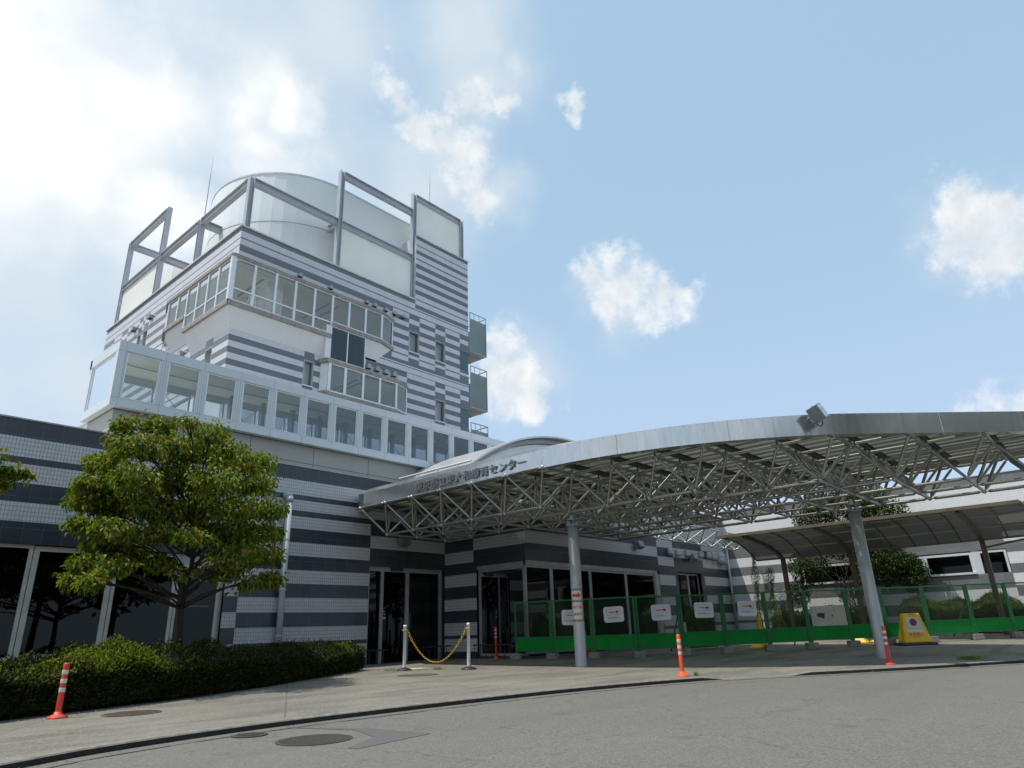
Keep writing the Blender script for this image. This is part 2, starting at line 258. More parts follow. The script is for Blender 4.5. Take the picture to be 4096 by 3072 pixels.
# ---------------------------------------------------------------- mesh helpers
class MB:
    def __init__(s): s.v=[]; s.f=[]; s.m=[]
    def q(s,pts,m=0):
        i=len(s.v); s.v+= [tuple(p) for p in pts]; s.f.append(tuple(range(i,i+len(pts)))); s.m.append(m); return s
    def box(s,x0,y0,z0,x1,y1,z1,m=0):
        return s.hexa([(x0,y0,z0),(x1,y0,z0),(x1,y1,z0),(x0,y1,z0),(x0,y0,z1),(x1,y0,z1),(x1,y1,z1),(x0,y1,z1)],m)
    def hexa(s,c,m=0):
        i=len(s.v); s.v+=[tuple(p) for p in c]
        for f in ((0,3,2,1),(4,5,6,7),(0,1,5,4),(1,2,6,5),(2,3,7,6),(3,0,4,7)): s.f.append(tuple(i+k for k in f)); s.m.append(m)
        return s
    def obox(s,c,ax,ay,az,m=0):
        c,ax,ay,az=map(Vector,(c,ax,ay,az)); return s.hexa([c-ax-ay-az,c+ax-ay-az,c+ax+ay-az,c-ax+ay-az,c-ax-ay+az,c+ax-ay+az,c+ax+ay+az,c-ax+ay+az],m)
    def prism(s,poly,z0,z1,m=0,top=True):
        n=len(poly); i=len(s.v); s.v+=[(x,y,z0) for x,y in poly]+[(x,y,z1) for x,y in poly]
        for k in range(n): s.f.append((i+k,i+(k+1)%n,i+n+(k+1)%n,i+n+k)); s.m.append(m)
        if top: s.f.append(tuple(i+n+k for k in range(n))); s.m.append(m); s.f.append(tuple(i+n-1-k for k in range(n))); s.m.append(m)
        return s
    def tube(s,a,b,r,n=8,m=0,r2=None,cap=True):
        a,b=Vector(a),Vector(b); d=(b-a); 
        if d.length<1e-6: return s
        d.normalize(); u=d.orthogonal().normalized(); w=d.cross(u); r2=r if r2 is None else r2; i=len(s.v)
        for P,R in ((a,r),(b,r2)):
            for k in range(n): t=2*PI*k/n; s.v.append(tuple(P+(u*math.cos(t)+w*math.sin(t))*R))
        for k in range(n): s.f.append((i+k,i+(k+1)%n,i+n+(k+1)%n,i+n+k)); s.m.append(m)
        if cap: s.f.append(tuple(i+n-1-k for k in range(n))); s.m.append(m); s.f.append(tuple(i+n+k for k in range(n))); s.m.append(m)
        return s
    def path(s,pts,r,n=8,m=0):
        for k in range(len(pts)-1):
            ra=r[k] if isinstance(r,(list,tuple)) else r; rb=r[k+1] if isinstance(r,(list,tuple)) else r
            s.tube(pts[k],pts[k+1],ra,n,m,rb)
        return s
    def lathe(s,c,prof,n=20,m=0):
        i=len(s.v); c=Vector(c)
        for r,z in prof:
            for k in range(n): t=2*PI*k/n; s.v.append((c.x+r*math.cos(t),c.y+r*math.sin(t),c.z+z))
        for j in range(len(prof)-1):
            for k in range(n): s.f.append((i+j*n+k,i+j*n+(k+1)%n,i+(j+1)*n+(k+1)%n,i+(j+1)*n+k)); s.m.append(m)
        s.f.append(tuple(i+(len(prof)-1)*n+k for k in range(n))); s.m.append(m)
        return s
    def ball(s,c,r,n=8,m=0):
        pr=[(r*math.sin(PI*j/6),-r*math.cos(PI*j/6)) for j in range(7)]; return s.lathe(c,[(max(a,1e-4),b) for a,b in pr],n,m)
    def torus(s,c,ax,ay,R,rr,n=10,k=5,m=0):
        c,ax,ay=Vector(c),Vector(ax),Vector(ay); az=ax.cross(ay).normalized(); i=len(s.v)
        for a in range(n):
            t=2*PI*a/n; o=ax*math.cos(t)+ay*math.sin(t); dn=o.normalized()
            for b in range(k): q=2*PI*b/k; s.v.append(tuple(c+o*R+(dn*math.cos(q)+az*math.sin(q))*rr))
        for a in range(n):
            for b in range(k): s.f.append((i+a*k+b,i+((a+1)%n)*k+b,i+((a+1)%n)*k+(b+1)%k,i+a*k+(b+1)%k)); s.m.append(m)
        return s
    def ibeam(s,a,b,up,w,h,t=.03,m=0):
        a,b,up=Vector(a),Vector(b),Vector(up).normalized(); d=(b-a).normalized(); sd=d.cross(up).normalized(); c=(a+b)/2; L_=(b-a)/2
        s.obox(c+up*(h/2-t/2),L_,sd*w/2,up*t/2,m); s.obox(c-up*(h/2-t/2),L_,sd*w/2,up*t/2,m); s.obox(c,L_,sd*t/2,up*(h/2-t),m); return s
    def wall(s,axis,c,u0,u1,z0,z1,m=0,o=1):
        P=[(u0,z0),(u1,z0),(u1,z1),(u0,z1)]
        if o<0: P=P[::-1]
        return s.q([((u,c,z) if axis=='y' else (c,u,z)) for u,z in P],m)
def build(name,b,mats,parent=None,smooth=False,bevel=0,**props):
    me=bpy.data.meshes.new(name); off=Vector((0,0,0)); p=parent
    while p is not None: off=off+p.location; p=p.parent
    me.from_pydata([tuple(Vector(v)-off) for v in b.v] if off.length else b.v,[],b.f)
    mats=mats if isinstance(mats,(list,tuple)) else [mats]
    for m in mats: me.materials.append(MT[m])
    me.polygons.foreach_set('material_index',b.m)
    if smooth: me.polygons.foreach_set('use_smooth',[len(f)==4 for f in b.f])
    me.update(); o=bpy.data.objects.new(name,me); COL.objects.link(o)
    if parent is not None: o.parent=parent
    if bevel:
        md=o.modifiers.new('b','BEVEL'); md.width=bevel; md.segments=2; md.limit_method='ANGLE'
    for k,v in props.items(): o[k]=v
    return o
def thing(name,loc,label,cat,group=None):
    o=bpy.data.objects.new(name,None); COL.objects.link(o); o.location=loc; o['label']=label; o['category']=cat; o.empty_display_size=.2
    if group: o['group']=group
    return o
def dup(root,loc,rz=None,label=None,group=None):
    r=root.copy(); COL.objects.link(r); r.location=loc
    if rz is not None: r.rotation_euler=(0,0,rz)
    if label: r['label']=label
    if group: r['group']=group
    def rec(src,dst):
        for ch in list(src.children):
            c=ch.copy(); COL.objects.link(c); c.parent=dst; rec(ch,c)
    rec(root,r); return r
def text_mesh(body,size,ext=0.0):
    c=bpy.data.curves.new('t','FONT'); c.body=body; c.size=size; c.extrude=ext; c.align_x='CENTER'; c.align_y='CENTER'
    o=bpy.data.objects.new('t',c); COL.objects.link(o)
    dg=bpy.context.evaluated_depsgraph_get(); me=bpy.data.meshes.new_from_object(o.evaluated_get(dg)); bpy.data.objects.remove(o); bpy.data.curves.remove(c)
    return me
def text_to(b,body,size,org,ux,uy,m=0,ext=0.0,sx=1.0,lift=0.0):
    me=text_mesh(body,size,ext); org,ux,uy=Vector(org),Vector(ux).normalized(),Vector(uy).normalized(); n=ux.cross(uy)
    i=len(b.v); b.v+=[tuple(org+ux*(v.co.x*sx)+uy*v.co.y+n*(v.co.z+lift)) for v in me.vertices]
    for p in me.polygons: b.f.append(tuple(i+k for k in p.vertices)); b.m.append(m)
    bpy.data.meshes.remove(me); return b
def GH(x,y):
    u=.758*x+.652*y; v=.652*x-.758*y
    return .12+max(0,u-20.5)*(.014+.0011*max(0,v))

# ================================================================ GROUND
K=[(-14,-2),(-8,2.6),(-4,5.2),(-1.5,6.7),(.5,7.65),(2.15,8.3),(3.2,8.66),(5,8.83),(7.2,8.68),(9.07,8.43),(10.73,8.12),(12.35,7.62),(13.6,7.1),(14.3,6.72),(15.0,6.2),(15.7,5.6),(16.3,5.1),(17.1,4.5),(18,3.86),(19.16,3.15),(20.74,2.2),(23,.85),(27,-1.7),(33,-6)]
def catmull(P,n):
    out=[]
    for i in range(len(P)-1):
        p0=P[max(i-1,0)];p1=P[i];p2=P[i+1];p3=P[min(i+2,len(P)-1)]
        for k in range(n):
            t=k/n; out.append(tuple(.5*((2*p1[j])+(-p0[j]+p2[j])*t+(2*p0[j]-5*p1[j]+4*p2[j]-p3[j])*t*t+(-p0[j]+3*p1[j]-3*p2[j]+p3[j])*t**3) for j in (0,1)))
    out.append(P[-1]); return out
KP=catmull(K,6); ROAD=.05
def drop(x,y):   # lowered kerb at the driveway
    d=math.hypot(x-14.85,y-6.35); return max(0,min(1,(1.25-d)/.5))
def far(i):
    t=i/(len(KP)-1)
    F=[(-16,26),(0,27),(20,27),(40,24),(43,8),(42,-8)]; k=t*(len(F)-1); a=min(int(k),len(F)-2); f=k-a
    return (F[a][0]*(1-f)+F[a+1][0]*f,F[a][1]*(1-f)+F[a+1][1]*f)
b=MB(); rows=[0,.004,.012,.03,.06,.1,.16,.24,.34,.46,.6,.75,.88,1]
grid=[]
for i,(x,y) in enumerate(KP):
    fx,fy=far(i); col=[]
    for j,t in enumerate(rows):
        X,Y=x+(fx-x)*t,y+(fy-y)*t; z=GH(X,Y); dd=drop(x,y)
        if dd>0: z-= .058*dd*max(0,1-math.hypot(X-x,Y-y)/.9)
        col.append((X,Y,z))
    grid.append(col)
nr=len(rows)
for c in grid: b.v+=c
for i in range(len(KP)-1):
    for j in range(nr-1): b.f.append((i*nr+j,(i+1)*nr+j,(i+1)*nr+j+1,i*nr+j+1)); b.m.append(0)
build('pavement',b,'pave',None,True,kind='structure')
b=MB()
def offs(P,i,d):
    a=Vector(P[max(i-1,0)]);c=Vector(P[min(i+1,len(P)-1)]);t=(c-a).normalized(); n=Vector((-t.y,t.x)); return (P[i][0]+n.x*d,P[i][1]+n.y*d)
for i in range(len(KP)-1):
    q=[]
    for k in (i,i+1):
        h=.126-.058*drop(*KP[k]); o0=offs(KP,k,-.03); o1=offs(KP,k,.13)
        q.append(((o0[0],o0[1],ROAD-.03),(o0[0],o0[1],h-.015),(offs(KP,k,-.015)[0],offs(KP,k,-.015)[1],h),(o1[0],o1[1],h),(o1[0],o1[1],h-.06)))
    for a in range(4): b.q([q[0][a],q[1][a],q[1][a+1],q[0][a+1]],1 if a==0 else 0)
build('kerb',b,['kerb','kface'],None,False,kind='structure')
b=MB()
for i in range(len(KP)-1):
    a0,a1=offs(KP,i,-.03),offs(KP,i+1,-.03); c0,c1=offs(KP,i,-.30),offs(KP,i+1,-.30); e0,e1=offs(KP,i,-.325),offs(KP,i+1,-.325)
    b.q([(c0[0],c0[1],ROAD+.004),(c1[0],c1[1],ROAD+.004),(a1[0],a1[1],ROAD+.004),(a0[0],a0[1],ROAD+.004)],0)
    if (i*7)%11>2: b.q([(e0[0],e0[1],ROAD+.005),(e1[0],e1[1],ROAD+.005),(c1[0],c1[1],ROAD+.005),(c0[0],c0[1],ROAD+.005)],1)
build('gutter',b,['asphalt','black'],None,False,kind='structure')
b=MB(); b.q([(-60,-60,ROAD),(80,-60,ROAD),(80,60,ROAD),(-60,60,ROAD)]); build('road',b,'asphalt',kind='structure')
b=MB(); b.q([(-900,-900,0),(900,-900,0),(900,900,0),(-900,900,0)]); build('ground',b,'concrete',kind='structure')
# old arrow marking painted over in dark tar
b=MB(); Z=ROAD+.004
b.q([(5.30,8.62,Z),(5.44,8.42,Z),(5.78,7.6,Z),(5.6,7.55,Z)]).q([(5.6,7.55,Z),(5.78,7.6,Z),(5.86,6.45,Z),(5.35,6.85,Z)]).q([(5.35,6.85,Z),(5.86,6.45,Z),(4.72,6.3,Z),(4.70,6.45,Z)])
build('road_marking',b,'tar',None,kind='structure')
def manhole(c,r,z,label,mm='rust'):
    b=MB(); b.lathe((c[0],c[1],z),[(r,0),(r,.006),(r-.03,.008)],36); t=thing('manhole_cover',(c[0],c[1],z),label,'manhole cover'); build('rim',b,mm,t)
    b=MB(); n=int(r/.028)
    for i in range(-n,n+1):
        x=i*.028; h=math.sqrt(max(0,(r-.05)**2-x*x))
        if h>.02: b.obox((c[0]+x*.75,c[1]+x*-.66,z+.009),(.66*h,.75*h,0),(.007*.75,-.007*.66,0),(0,0,.004))
    build('ribbed_plate',b,mm,t)
manhole((4.86,7.29),.42,ROAD+.003,'large round ribbed iron manhole cover in the road asphalt')
manhole((4.68,8.38),.21,ROAD+.006,'small round iron cover in the road close to the kerb')
manhole((4.75,12.1),.42,.124,'dusty round cover in the pavement in front of the left hedge','dustiron')
manhole((12.9,14.75),.55,.124,'rusty brown round cover in the pavement before the chain barrier','dustiron')
b=MB()
for k in range(2): b.q([(14.6+k*.62,16.9,.15),(15.15+k*.62,16.9,.15),(15.15+k*.62,17.45,.155),(14.6+k*.62,17.45,.155)])
build('paving_slab',b,'tactile',None,kind='structure')
# ================================================================ TOWER
TW=thing('tower_building',(19,34,0),'tall striped grey tower with projecting glazed bay windows and a steel frame on its roof','building')
r=.2765
def bandsA(b0): 
    out=[]; z=b0
    for k in range(8): out.append((z,z-r,'L' if k%2==0 else 'D')); z-=r
    out+= [(z,z-.29,'L'),(z-.29,z-.37,'D'),(z-.37,z-.65,'L'),(z-.65,z-.86,'D')]
    return out
def bandsB(b0,win=True):
    out=[(b0,b0-r,'D'),(b0-r,b0-2*r,'L'),(b0-2*r,b0-.97,'D')]
    if not win: out.append((b0-.97,b0-2.21,'D'))
    return out+[(b0-2.21,b0-2.44,'D'),(b0-2.44,b0-2.61,'L'),(b0-2.61,b0-3.07,'D')]
def ledge(b0): return [(b0-3.07,b0-3.13,'C'),(b0-3.13,b0-3.19,'D'),(b0-3.19,b0-3.48,'L'),(b0-3.48,b0-3.52,'D')]
UP=[(18.74,18.52,'D'),(18.52,18.20,'L'),(18.20,18.13,'D'),(18.13,17.83,'L'),(17.83,17.77,'D')]
RT=[(22.94,22.75,'D'),(22.75,22.40,'L'),(22.40,22.33,'D'),(22.33,22.03,'L'),(22.03,21.79,'D'),(21.79,21.49,'L'),(21.49,21.40,'D'),(21.40,21.13,'L'),(21.13,20.85,'D'),(20.85,20.57,'L'),(20.57,20.28,'D'),(20.28,20.02,'L'),(20.02,19.74,'D'),(19.74,19.46,'L'),(19.46,19.18,'D'),(19.18,18.89,'L'),(18.89,18.81,'D'),(18.81,18.52,'L'),(18.52,18.26,'D'),(18.26,18.20,'C'),(18.20,18.13,'D'),(18.13,17.83,'L'),(17.83,17.77,'D')]
MI={'L':0,'D':1,'C':2}
def putwall(mb,axis,c,u0,u1,bands,o=1,zmin=None):
    for z1,z0,k in bands:
        if zmin is not None and z1<=zmin: continue
        mb.wall(axis,c,u0,u1,max(z0,zmin) if zmin is not None else z0,z1,MI[k],o)
XE=26.35; YB=41.98
F1=17.77; F2=14.25; F3=10.73
f=MB()
putwall(f,'y',26,11.88,20.6,UP[:4]+[(17.83,17.50,'D'),(17.50,16.95,'L')])
putwall(f,'y',26,20.6,22.15,UP); putwall(f,'y',26,22.15,XE,RT)
f.box(22.15,26.002,18.7,22.2,28,22.94,2)
cols=[(20.6,21.74,'A'),(21.74,22.5,'B'),(22.5,23.68,'A'),(23.68,24.46,'B'),(24.46,25.62,'A')]
for u0,u1,k in cols: putwall(f,'y',26,u0,u1,bandsA(F1) if k=='A' else bandsB(F1))
putwall(f,'y',26,25.62,XE,[(F1,F1-r,'D'),(F1-r,F1-2*r,'L'),(F1-2*r,16.72,'D'),(15.57,15.37,'D'),(15.37,15.22,'L'),(15.22,14.70,'D')])
putwall(f,'y',26,19.62,20.6,[(15.3,14.70,'D')]); putwall(f,'y',26,18.6,19.62,[(14.7,14.64,'L'),(14.64,14.28,'L')])
putwall(f,'y',26,18.6,19.0,[(14.4,13.4,'L')]); 
putwall(f,'y',26,19.62,XE,ledge(F1)); putwall(f,'y',26,19.0,19.62,[(14.58,14.28,'L')])
putwall(f,'y',26,19.0,21.68,[(14.28,13.97,'D'),(13.97,13.69,'L'),(13.69,13.3,'D')])
cols2=[(11.88,15.52,'A'),(15.52,16.06,'B'),(16.06,16.62,'A'),(21.68,23.7,'A'),(23.7,24.46,'B'),(24.46,25.64,'A')]
for u0,u1,k in cols2:
    putwall(f,'y',26,u0,u1,(bandsA(F2) if k=='A' else bandsB(F2)),1)
putwall(f,'y',26,16.62,21.68,[(11.9,11.2,'L')])
putwall(f,'y',26,25.64,XE,[(F2,F2-r,'D'),(F2-r,F2-2*r,'L'),(F2-2*r,13.17,'D'),(12.05,11.85,'D'),(11.85,11.7,'L'),(11.7,11.18,'D')])
f.wall('y',26,11.88,XE,4.0,11.2,0)
build('front_wall',f,['CL','CD','coping'],TW)
f=MB()
putwall(f,'x',11.88,26,YB,UP,-1)
ys=[(26,27.4,'A0'),(27.4,28.1,'B0'),(28.1,33.1,'A0'),(33.1,35.0,'A'),(35.0,35.45,'A'),(35.45,36.05,'W'),(36.05,36.3,'A'),(36.3,36.8,'W'),(36.8,38.4,'A'),(38.4,39.3,'B'),(39.3,40.4,'A'),(40.4,YB,'B')]
for u0,u1,k in ys:
    if k=='A': putwall(f,'x',11.88,u0,u1,bandsA(F1)+ledge(F1)+bandsA(F2),-1)
    elif k=='B': putwall(f,'x',11.88,u0,u1,bandsB(F1,False)+ledge(F1)+bandsA(F2),-1)
    elif k=='W': putwall(f,'x',11.88,u0,u1,bandsB(F1)+ledge(F1)+bandsA(F2),-1)
    elif k=='A0': putwall(f,'x',11.88,u0,u1,[(17.77,16.95,'L'),(14.9,14.70,'L')]+ledge(F1)+bandsA(F2),-1)
    elif k=='B0': putwall(f,'x',11.88,u0,u1,[(17.77,16.95,'L'),(14.9,14.70,'L')]+ledge(F1)+bandsB(F2),-1)
f.wall('x',11.88,26,YB,4,11.2,0,-1)
build('side_wall',f,['CL','CD','coping'],TW)
f=MB(); f.wall('x',XE,26.7,YB,4,22.9,0); f.wall('x',XE,26,26.7,16.72,22.9,0); f.wall('x',XE,26,26.7,13.17,15.57,0); f.wall('x',XE,26,26.7,4,12.05,0); f.wall('y',YB,11.88,XE,4,18.7,0)
build('rear_wall',f,['CL'],TW)
f=MB(); f.box(11.8,25.93,18.74,22.2,26.12,18.81).box(11.8,26.12,18.74,11.99,42.05,18.81).box(22.1,25.93,22.94,26.42,26.1,23.0).box(26.25,26.1,22.94,26.42,42,23.0).box(11.99,41.9,18.74,22.2,42.05,18.81)
build('coping',f,'coping',TW)
f=MB(); f.box(11.9,26.02,18.3,26.3,41.95,18.5); build('roof_deck',f,'concrete',TW)
# recessed windows
def twin(axis,c,u0,u1,z0,z1,inward,label=None):
    """window set back in the wall; inward = +1/-1 along the axis normal"""
    d=.16*inward; fr=MB(); P=(lambda u,w,z:(u,c+w,z)) if axis=='y' else (lambda u,w,z:(c+w,u,z))
    def bx(ua,ub,wa,wb,za,zb,m=0):
        a=P(ua,wa,za); e=P(ub,wb,zb); fr.box(min(a[0],e[0]),min(a[1],e[1]),za,max(a[0],e[0]),max(a[1],e[1]),zb,m)
    t=.06
    bx(u0,u0+t,.002*inward,d,z0,z1,0); bx(u1-t,u1,.002*inward,d,z0,z1,0); bx(u0+t,u1-t,.002*inward,d,z1-t,z1,0); bx(u0-.02,u1+.02,-.05*inward,d,z0-.05,z0,1)
    w=build('window',fr,['alud','alu'],TW)
    g=MB(); g.wall(axis,c+d*.85,u0+t,u1-t,z0,z1-t); build('pane',g,'glassT',w)
    g=MB(); g.wall(axis,c+d+.35*inward,u0-.1,u1+.1,z0-.1,z1+.1); build('blind',g,'room',w)
for (u0,u1,b0) in ((21.74,22.5,F1),(23.68,24.46,F1),(15.52,16.06,F2),(23.7,24.46,F2)): twin('y',26,u0,u1,b0-2.21,b0-.97,1)
for (u0,u1,b0) in ((27.4,28.1,F2),(35.45,36.05,F1),(36.3,36.8,F1)): twin('x',11.88,u0,u1,b0-2.21,b0-.97,1)
# ---- upper bay window (wraps the corner)
YF=25.64; XF=11.52
BAY=MB() # cornice and sill bands
def band(z0,z1,pr,pts,mb,m=0):
    """moulding of height z0..z1 following polyline pts (x,y) offset outward by pr"""
    for a,c in zip(pts[:-1],pts[1:]):
        a,c=Vector(a),Vector(c); d=(c-a).normalized(); n=Vector((d.y,-d.x)); e=d*pr
        a2,c2=a-e*.4,c+e*.4
        mb.hexa([(a2.x+n.x*pr,a2.y+n.y*pr,z0),(c2.x+n.x*pr,c2.y+n.y*pr,z0),(c.x-n.x*.12,c.y-n.y*.12,z0),(a.x-n.x*.12,a.y-n.y*.12,z0),(a2.x+n.x*pr,a2.y+n.y*pr,z1),(c2.x+n.x*pr,c2.y+n.y*pr,z1),(c.x-n.x*.12,c.y-n.y*.12,z1),(a.x-n.x*.12,a.y-n.y*.12,z1)],m)
plan=[(11.88,33.1),(XF,32.1),(XF,YF),(19.62,YF),(20.6,26.0)]
band(16.86,17.02,.10,plan,BAY)
band(14.56,14.76,.09,[(XF,29.86),(XF,YF),(16.6,YF)],BAY); band(15.22,15.40,.09,[(16.66,YF),(19.62,YF),(20.6,26.0)],BAY); band(15.30,15.48,.09,[(11.88,33.1),(XF,32.1),(XF,29.95)],BAY)
bay=build('bay_window',BAY,'cornice',TW)
fr=MB(); panes=[]
def mull(x,y,z0,z1,w=.05,mb=None,m=0): (mb or fr).box(x-w,y-w*.8,z0,x+w,y+w*.8,z1,m)
fx=[11.60,12.55,13.58,14.58,15.6,16.60,17.57,18.57,19.60]
def seg(p,q,z0,z1,tz,nm='pane'):
    """glazed bay between plan points p,q"""
    p,q=Vector(p),Vector(q); d=(q-p).normalized(); n=Vector((d.y,-d.x)); w=.045
    zs=[z0]+([tz] if tz else [])+[z1]
    for z in (z0+.03,z1-.03)+((tz,) if tz else ()):
        c=(p+q)/2; fr.obox((c.x,c.y,z),((q-p).x/2,(q-p).y/2,0),(n.x*.035,n.y*.035,0),(0,0,.032))
    for a,c in zip(zs[:-1],zs[1:]):
        panes.append(((p,q,a,c)))
def post(p,z0,z1,w=.055): fr.box(p[0]-w,p[1]-w,z0,p[0]+w,p[1]+w,z1)
for i in range(8):
    deep=i<5; z0=14.78 if deep else 15.42
    seg((fx[i],YF),(fx[i+1],YF),z0,16.86,15.38 if deep else None)
for i,x in enumerate(fx): post((x,YF),14.78 if i<=5 else 15.42,16.86)
seg((19.62,YF),(20.55,25.98),15.42,16.86,None); post((20.57,25.96),15.42,16.86,.03)
yy=[YF,26.8,27.8,28.82,29.86,30.88,31.95]
for i in range(6):
    deep=i<4; seg((XF,yy[i+1]),(XF,yy[i]),14.78 if deep else 15.5,16.86,15.4 if deep else None)
for i,y in enumerate(yy): post((XF,y),14.78 if i<=4 else 15.5,16.86,.05 if i else .085)
seg((11.86,33.05),(XF,31.95),15.5,16.86,None); post((11.86,33.05),15.5,16.86,.03)
build('frame',fr,'alu',bay)
for p,q,a,c in panes:
    g=MB(); g.q([(p.x,p.y,a),(q.x,q.y,a),(q.x,q.y,c),(p.x,p.y,c)]); build('pane',g,'glassT',bay)
# boarded soffits
g=MB()
g.q([(XF,YF,14.60),(16.6,YF,14.60),(16.58,26,13.70),(11.88,26,13.70)]).q([(XF,29.9,14.60),(XF,YF,14.60),(11.88,26,13.70),(11.88,29.75,13.70)])
g.q([(16.6,YF,14.60),(16.62,26,14.6),(16.58,26,13.70)])
g.q([(18.6,YF,15.26),(19.62,YF,15.26),(19.6,26,14.38),(18.6,26,14.38)]).q([(19.62,YF,15.26),(20.58,25.98,15.26),(19.6,26,14.38)])
g.q([(11.88,33.08,15.36),(XF,32.05,15.36),(XF,29.9,15.36),(11.88,29.8,14.5),(11.88,32.0,14.5)])
g.q([(XF,29.9,15.4),(XF,29.9,14.60),(11.88,29.75,13.70),(11.88,29.8,15.4)])
build('soffit',g,'board',bay)
g=MB(); g.box(11.95,26.0,16.95,20.55,33,17.05,0); build('ceiling',g,'ceil',bay)
g=MB(); g.box(12.2,26.3,16.88,14.6,28.2,16.945); build('dropped_ceiling',g,'ceil',bay)
g=MB(); g.box(13.9,26.6,16.86,14.0,29,16.9).box(17.0,26.6,16.90,17.1,29,16.93).box(17.5,26.6,16.90,17.6,29,16.93).box(13.4,26.6,16.86,13.5,29,16.875); build('ceiling_slot',g,'dark',bay)
g=MB(); g.box(11.9,33,13.5,20.6,33.1,17); g.box(20.5,26.1,13.5,20.6,33,17); g.box(13.7,26.6,14.5,14.5,27.4,16.94,0); g.box(11.95,26.02,14.3,20.5,33,14.4); build('room',g,'room',bay)
# dark glazed box between the floors
g=MB(); g.box(16.36,YF-.02,13.50,16.64,26,15.22,0).box(16.62,YF-.03,13.5,18.66,YF+.05,13.56,0).box(16.62,YF-.03,15.17,18.66,YF+.05,15.23,0).box(17.56,YF-.03,13.56,17.62,YF+.05,15.17,0).box(18.60,YF-.03,13.56,18.66,26,15.17,0).box(16.6,YF-.03,13.56,16.66,YF+.05,15.17,0)
sb=build('stair_window',g,'alu',TW)
for a,c in ((16.66,17.56),(17.62,18.6)):
    g=MB(); g.wall('y',YF,a,c,13.56,15.17); build('pane',g,'glassB',sb)
g=MB(); g.box(16.6,25.98,13.5,18.7,26.4,15.3); build('backing',g,'darkish',sb)
# lower bay
g=MB(); pl2=[(16.36,26.0),(16.50,YF),(20.68,YF),(21.66,26.0)]
band(13.32,13.50,.09,pl2,g); band(11.74,11.9,.03,pl2,g)
b2=build('bay_window',g,'cornice',TW); fr=MB(); panes=[]
for a,c in ((16.66,17.57),(17.57,18.6),(18.6,19.62),(19.62,20.66)): seg((a,YF),(c,YF),11.9,13.32,None)
seg((20.68,YF),(21.63,25.98),11.9,13.32,None)
for x in (16.64,17.57,18.6,19.62,20.67): post((x,YF),11.9,13.32)
fr.box(16.64,YF-.05,11.9,16.75,YF+.03,13.3).box(17.48,YF-.06,11.95,17.56,YF+.03,13.28)
fr.q([(16.40,25.99,11.9),(16.58,YF,11.9),(16.58,YF,13.32),(16.40,25.99,13.32)]); post((21.63,25.97),11.9,13.32,.03)
build('frame',fr,'alu',b2)
for p,q,a,c in panes:
    g=MB(); g.q([(p.x,p.y,a),(q.x,q.y,a),(q.x,q.y,c),(p.x,p.y,c)]); build('pane',g,'glassT',b2)
g=MB(); g.box(16.62,26,13.32,21.6,31,13.4,0).box(16.6,31,11.3,21.6,31.1,13.4,0).box(16.62,26,11.75,21.6,31,11.85,0).box(21.6,26.05,11.3,21.68,31,13.4,0).box(16.5,26.05,11.3,16.6,31,13.4,0); build('room',g,'ceil',b2)
g=MB(); g.box(18.9,26.6,13.29,19.0,29,13.315).box(19.3,26.6,13.29,19.4,29,13.315); build('ceiling_slot',g,'dark',b2)
# vent hoods
def hood(p,n,s=.11):
    b=MB(); p=Vector(p); n=Vector(n); sd=Vector((-n.y,n.x,0))
    prof=[]
    for k in range(9):
        t=PI*k/8; prof.append((math.cos(t)*s,math.sin(t)*s*1.0))
    for k in range(8):
        a,c=prof[k],prof[k+1]
        P=lambda q,o:p+sd*q[0]+Vector((0,0,q[1]))+n*o
        b.q([P(a,0),P(c,0),P(c,.2),P(a,.2)])
    for o in (.2,):
        b.q([p+sd*q[0]+Vector((0,0,q[1]))+n*o for q in prof]+[p-sd*s+n*o-Vector((0,0,s*.8)),p+sd*s+n*o-Vector((0,0,s*.8))])
    b.q([p+sd*s,p+sd*s+n*.2,p+sd*s+n*.2-Vector((0,0,s*.8)),p+sd*s-Vector((0,0,s*.8))]).q([p-sd*s,p-sd*s+n*.2,p-sd*s+n*.2-Vector((0,0,s*.8)),p-sd*s-Vector((0,0,s*.8))])
    h=build('vent_hood',b,'alud',TW)
    b=MB(); b.q([p+sd*s-Vector((0,0,s*.75))+n*.02,p+sd*s-Vector((0,0,s*.75))+n*.19,p-sd*s-Vector((0,0,s*.75))+n*.19,p-sd*s-Vector((0,0,s*.75))+n*.02]); build('opening',b,'black',h)
for x in (14.9,16.61,18.8,19.31,20.05,20.64,21.24): hood((x,26,17.38),(0,-1,0))
for x in (19.09,19.63,20.19,20.74): hood((x,26,13.87),(0,-1,0),.14)
for y,z in ((37.3,17.35),(35.15,17.35),(30.46,13.8),(38.9,16.9)): hood((11.88,y,z),(-1,0,0),.17)
# balconies on the right flank, glass corner below
for k,b0 in enumerate((16.93,13.41,9.89)):
    g=MB(); g.box(XE+.1,26,b0,27.9,31,b0+.06)
    for y in (26.5,27.3,28.1,28.9,29.7,30.5): g.box(XE+.1,y,b0-.05,27.86,y+.05,b0)
    bl=build('balcony',g,'alud',TW)
    g=MB(); g.box(26.5,25.98,b0+.06,26.55,26.03,b0+2.2); g.box(27.85,25.98,b0+.06,27.9,26.03,b0+2.2)
    g.box(26.5,26.0,b0+.06,27.88,26.01,b0+2.2); g.box(27.88,26.0,b0+.06,27.9,31,b0+2.2); build('screen',g,'mesh',bl)
    g=MB(); zt=b0+2.6
    for a,c in (((26.5,26,zt),(27.9,26,zt)),((27.9,26,zt),(27.9,31,zt)),((26.5,26,zt),(26.5,26,b0)),((27.9,26,zt),(27.9,26,b0))): g.tube(a,c,.028,6)
    for x in (26.85,27.3): g.tube((x,26,zt),(x,26,b0+2.1),.018,6)
    for y in (27,28,29,30): g.tube((27.9,y,zt),(27.9,y,b0+2.1),.018,6)
    build('railing',g,'alud',bl)
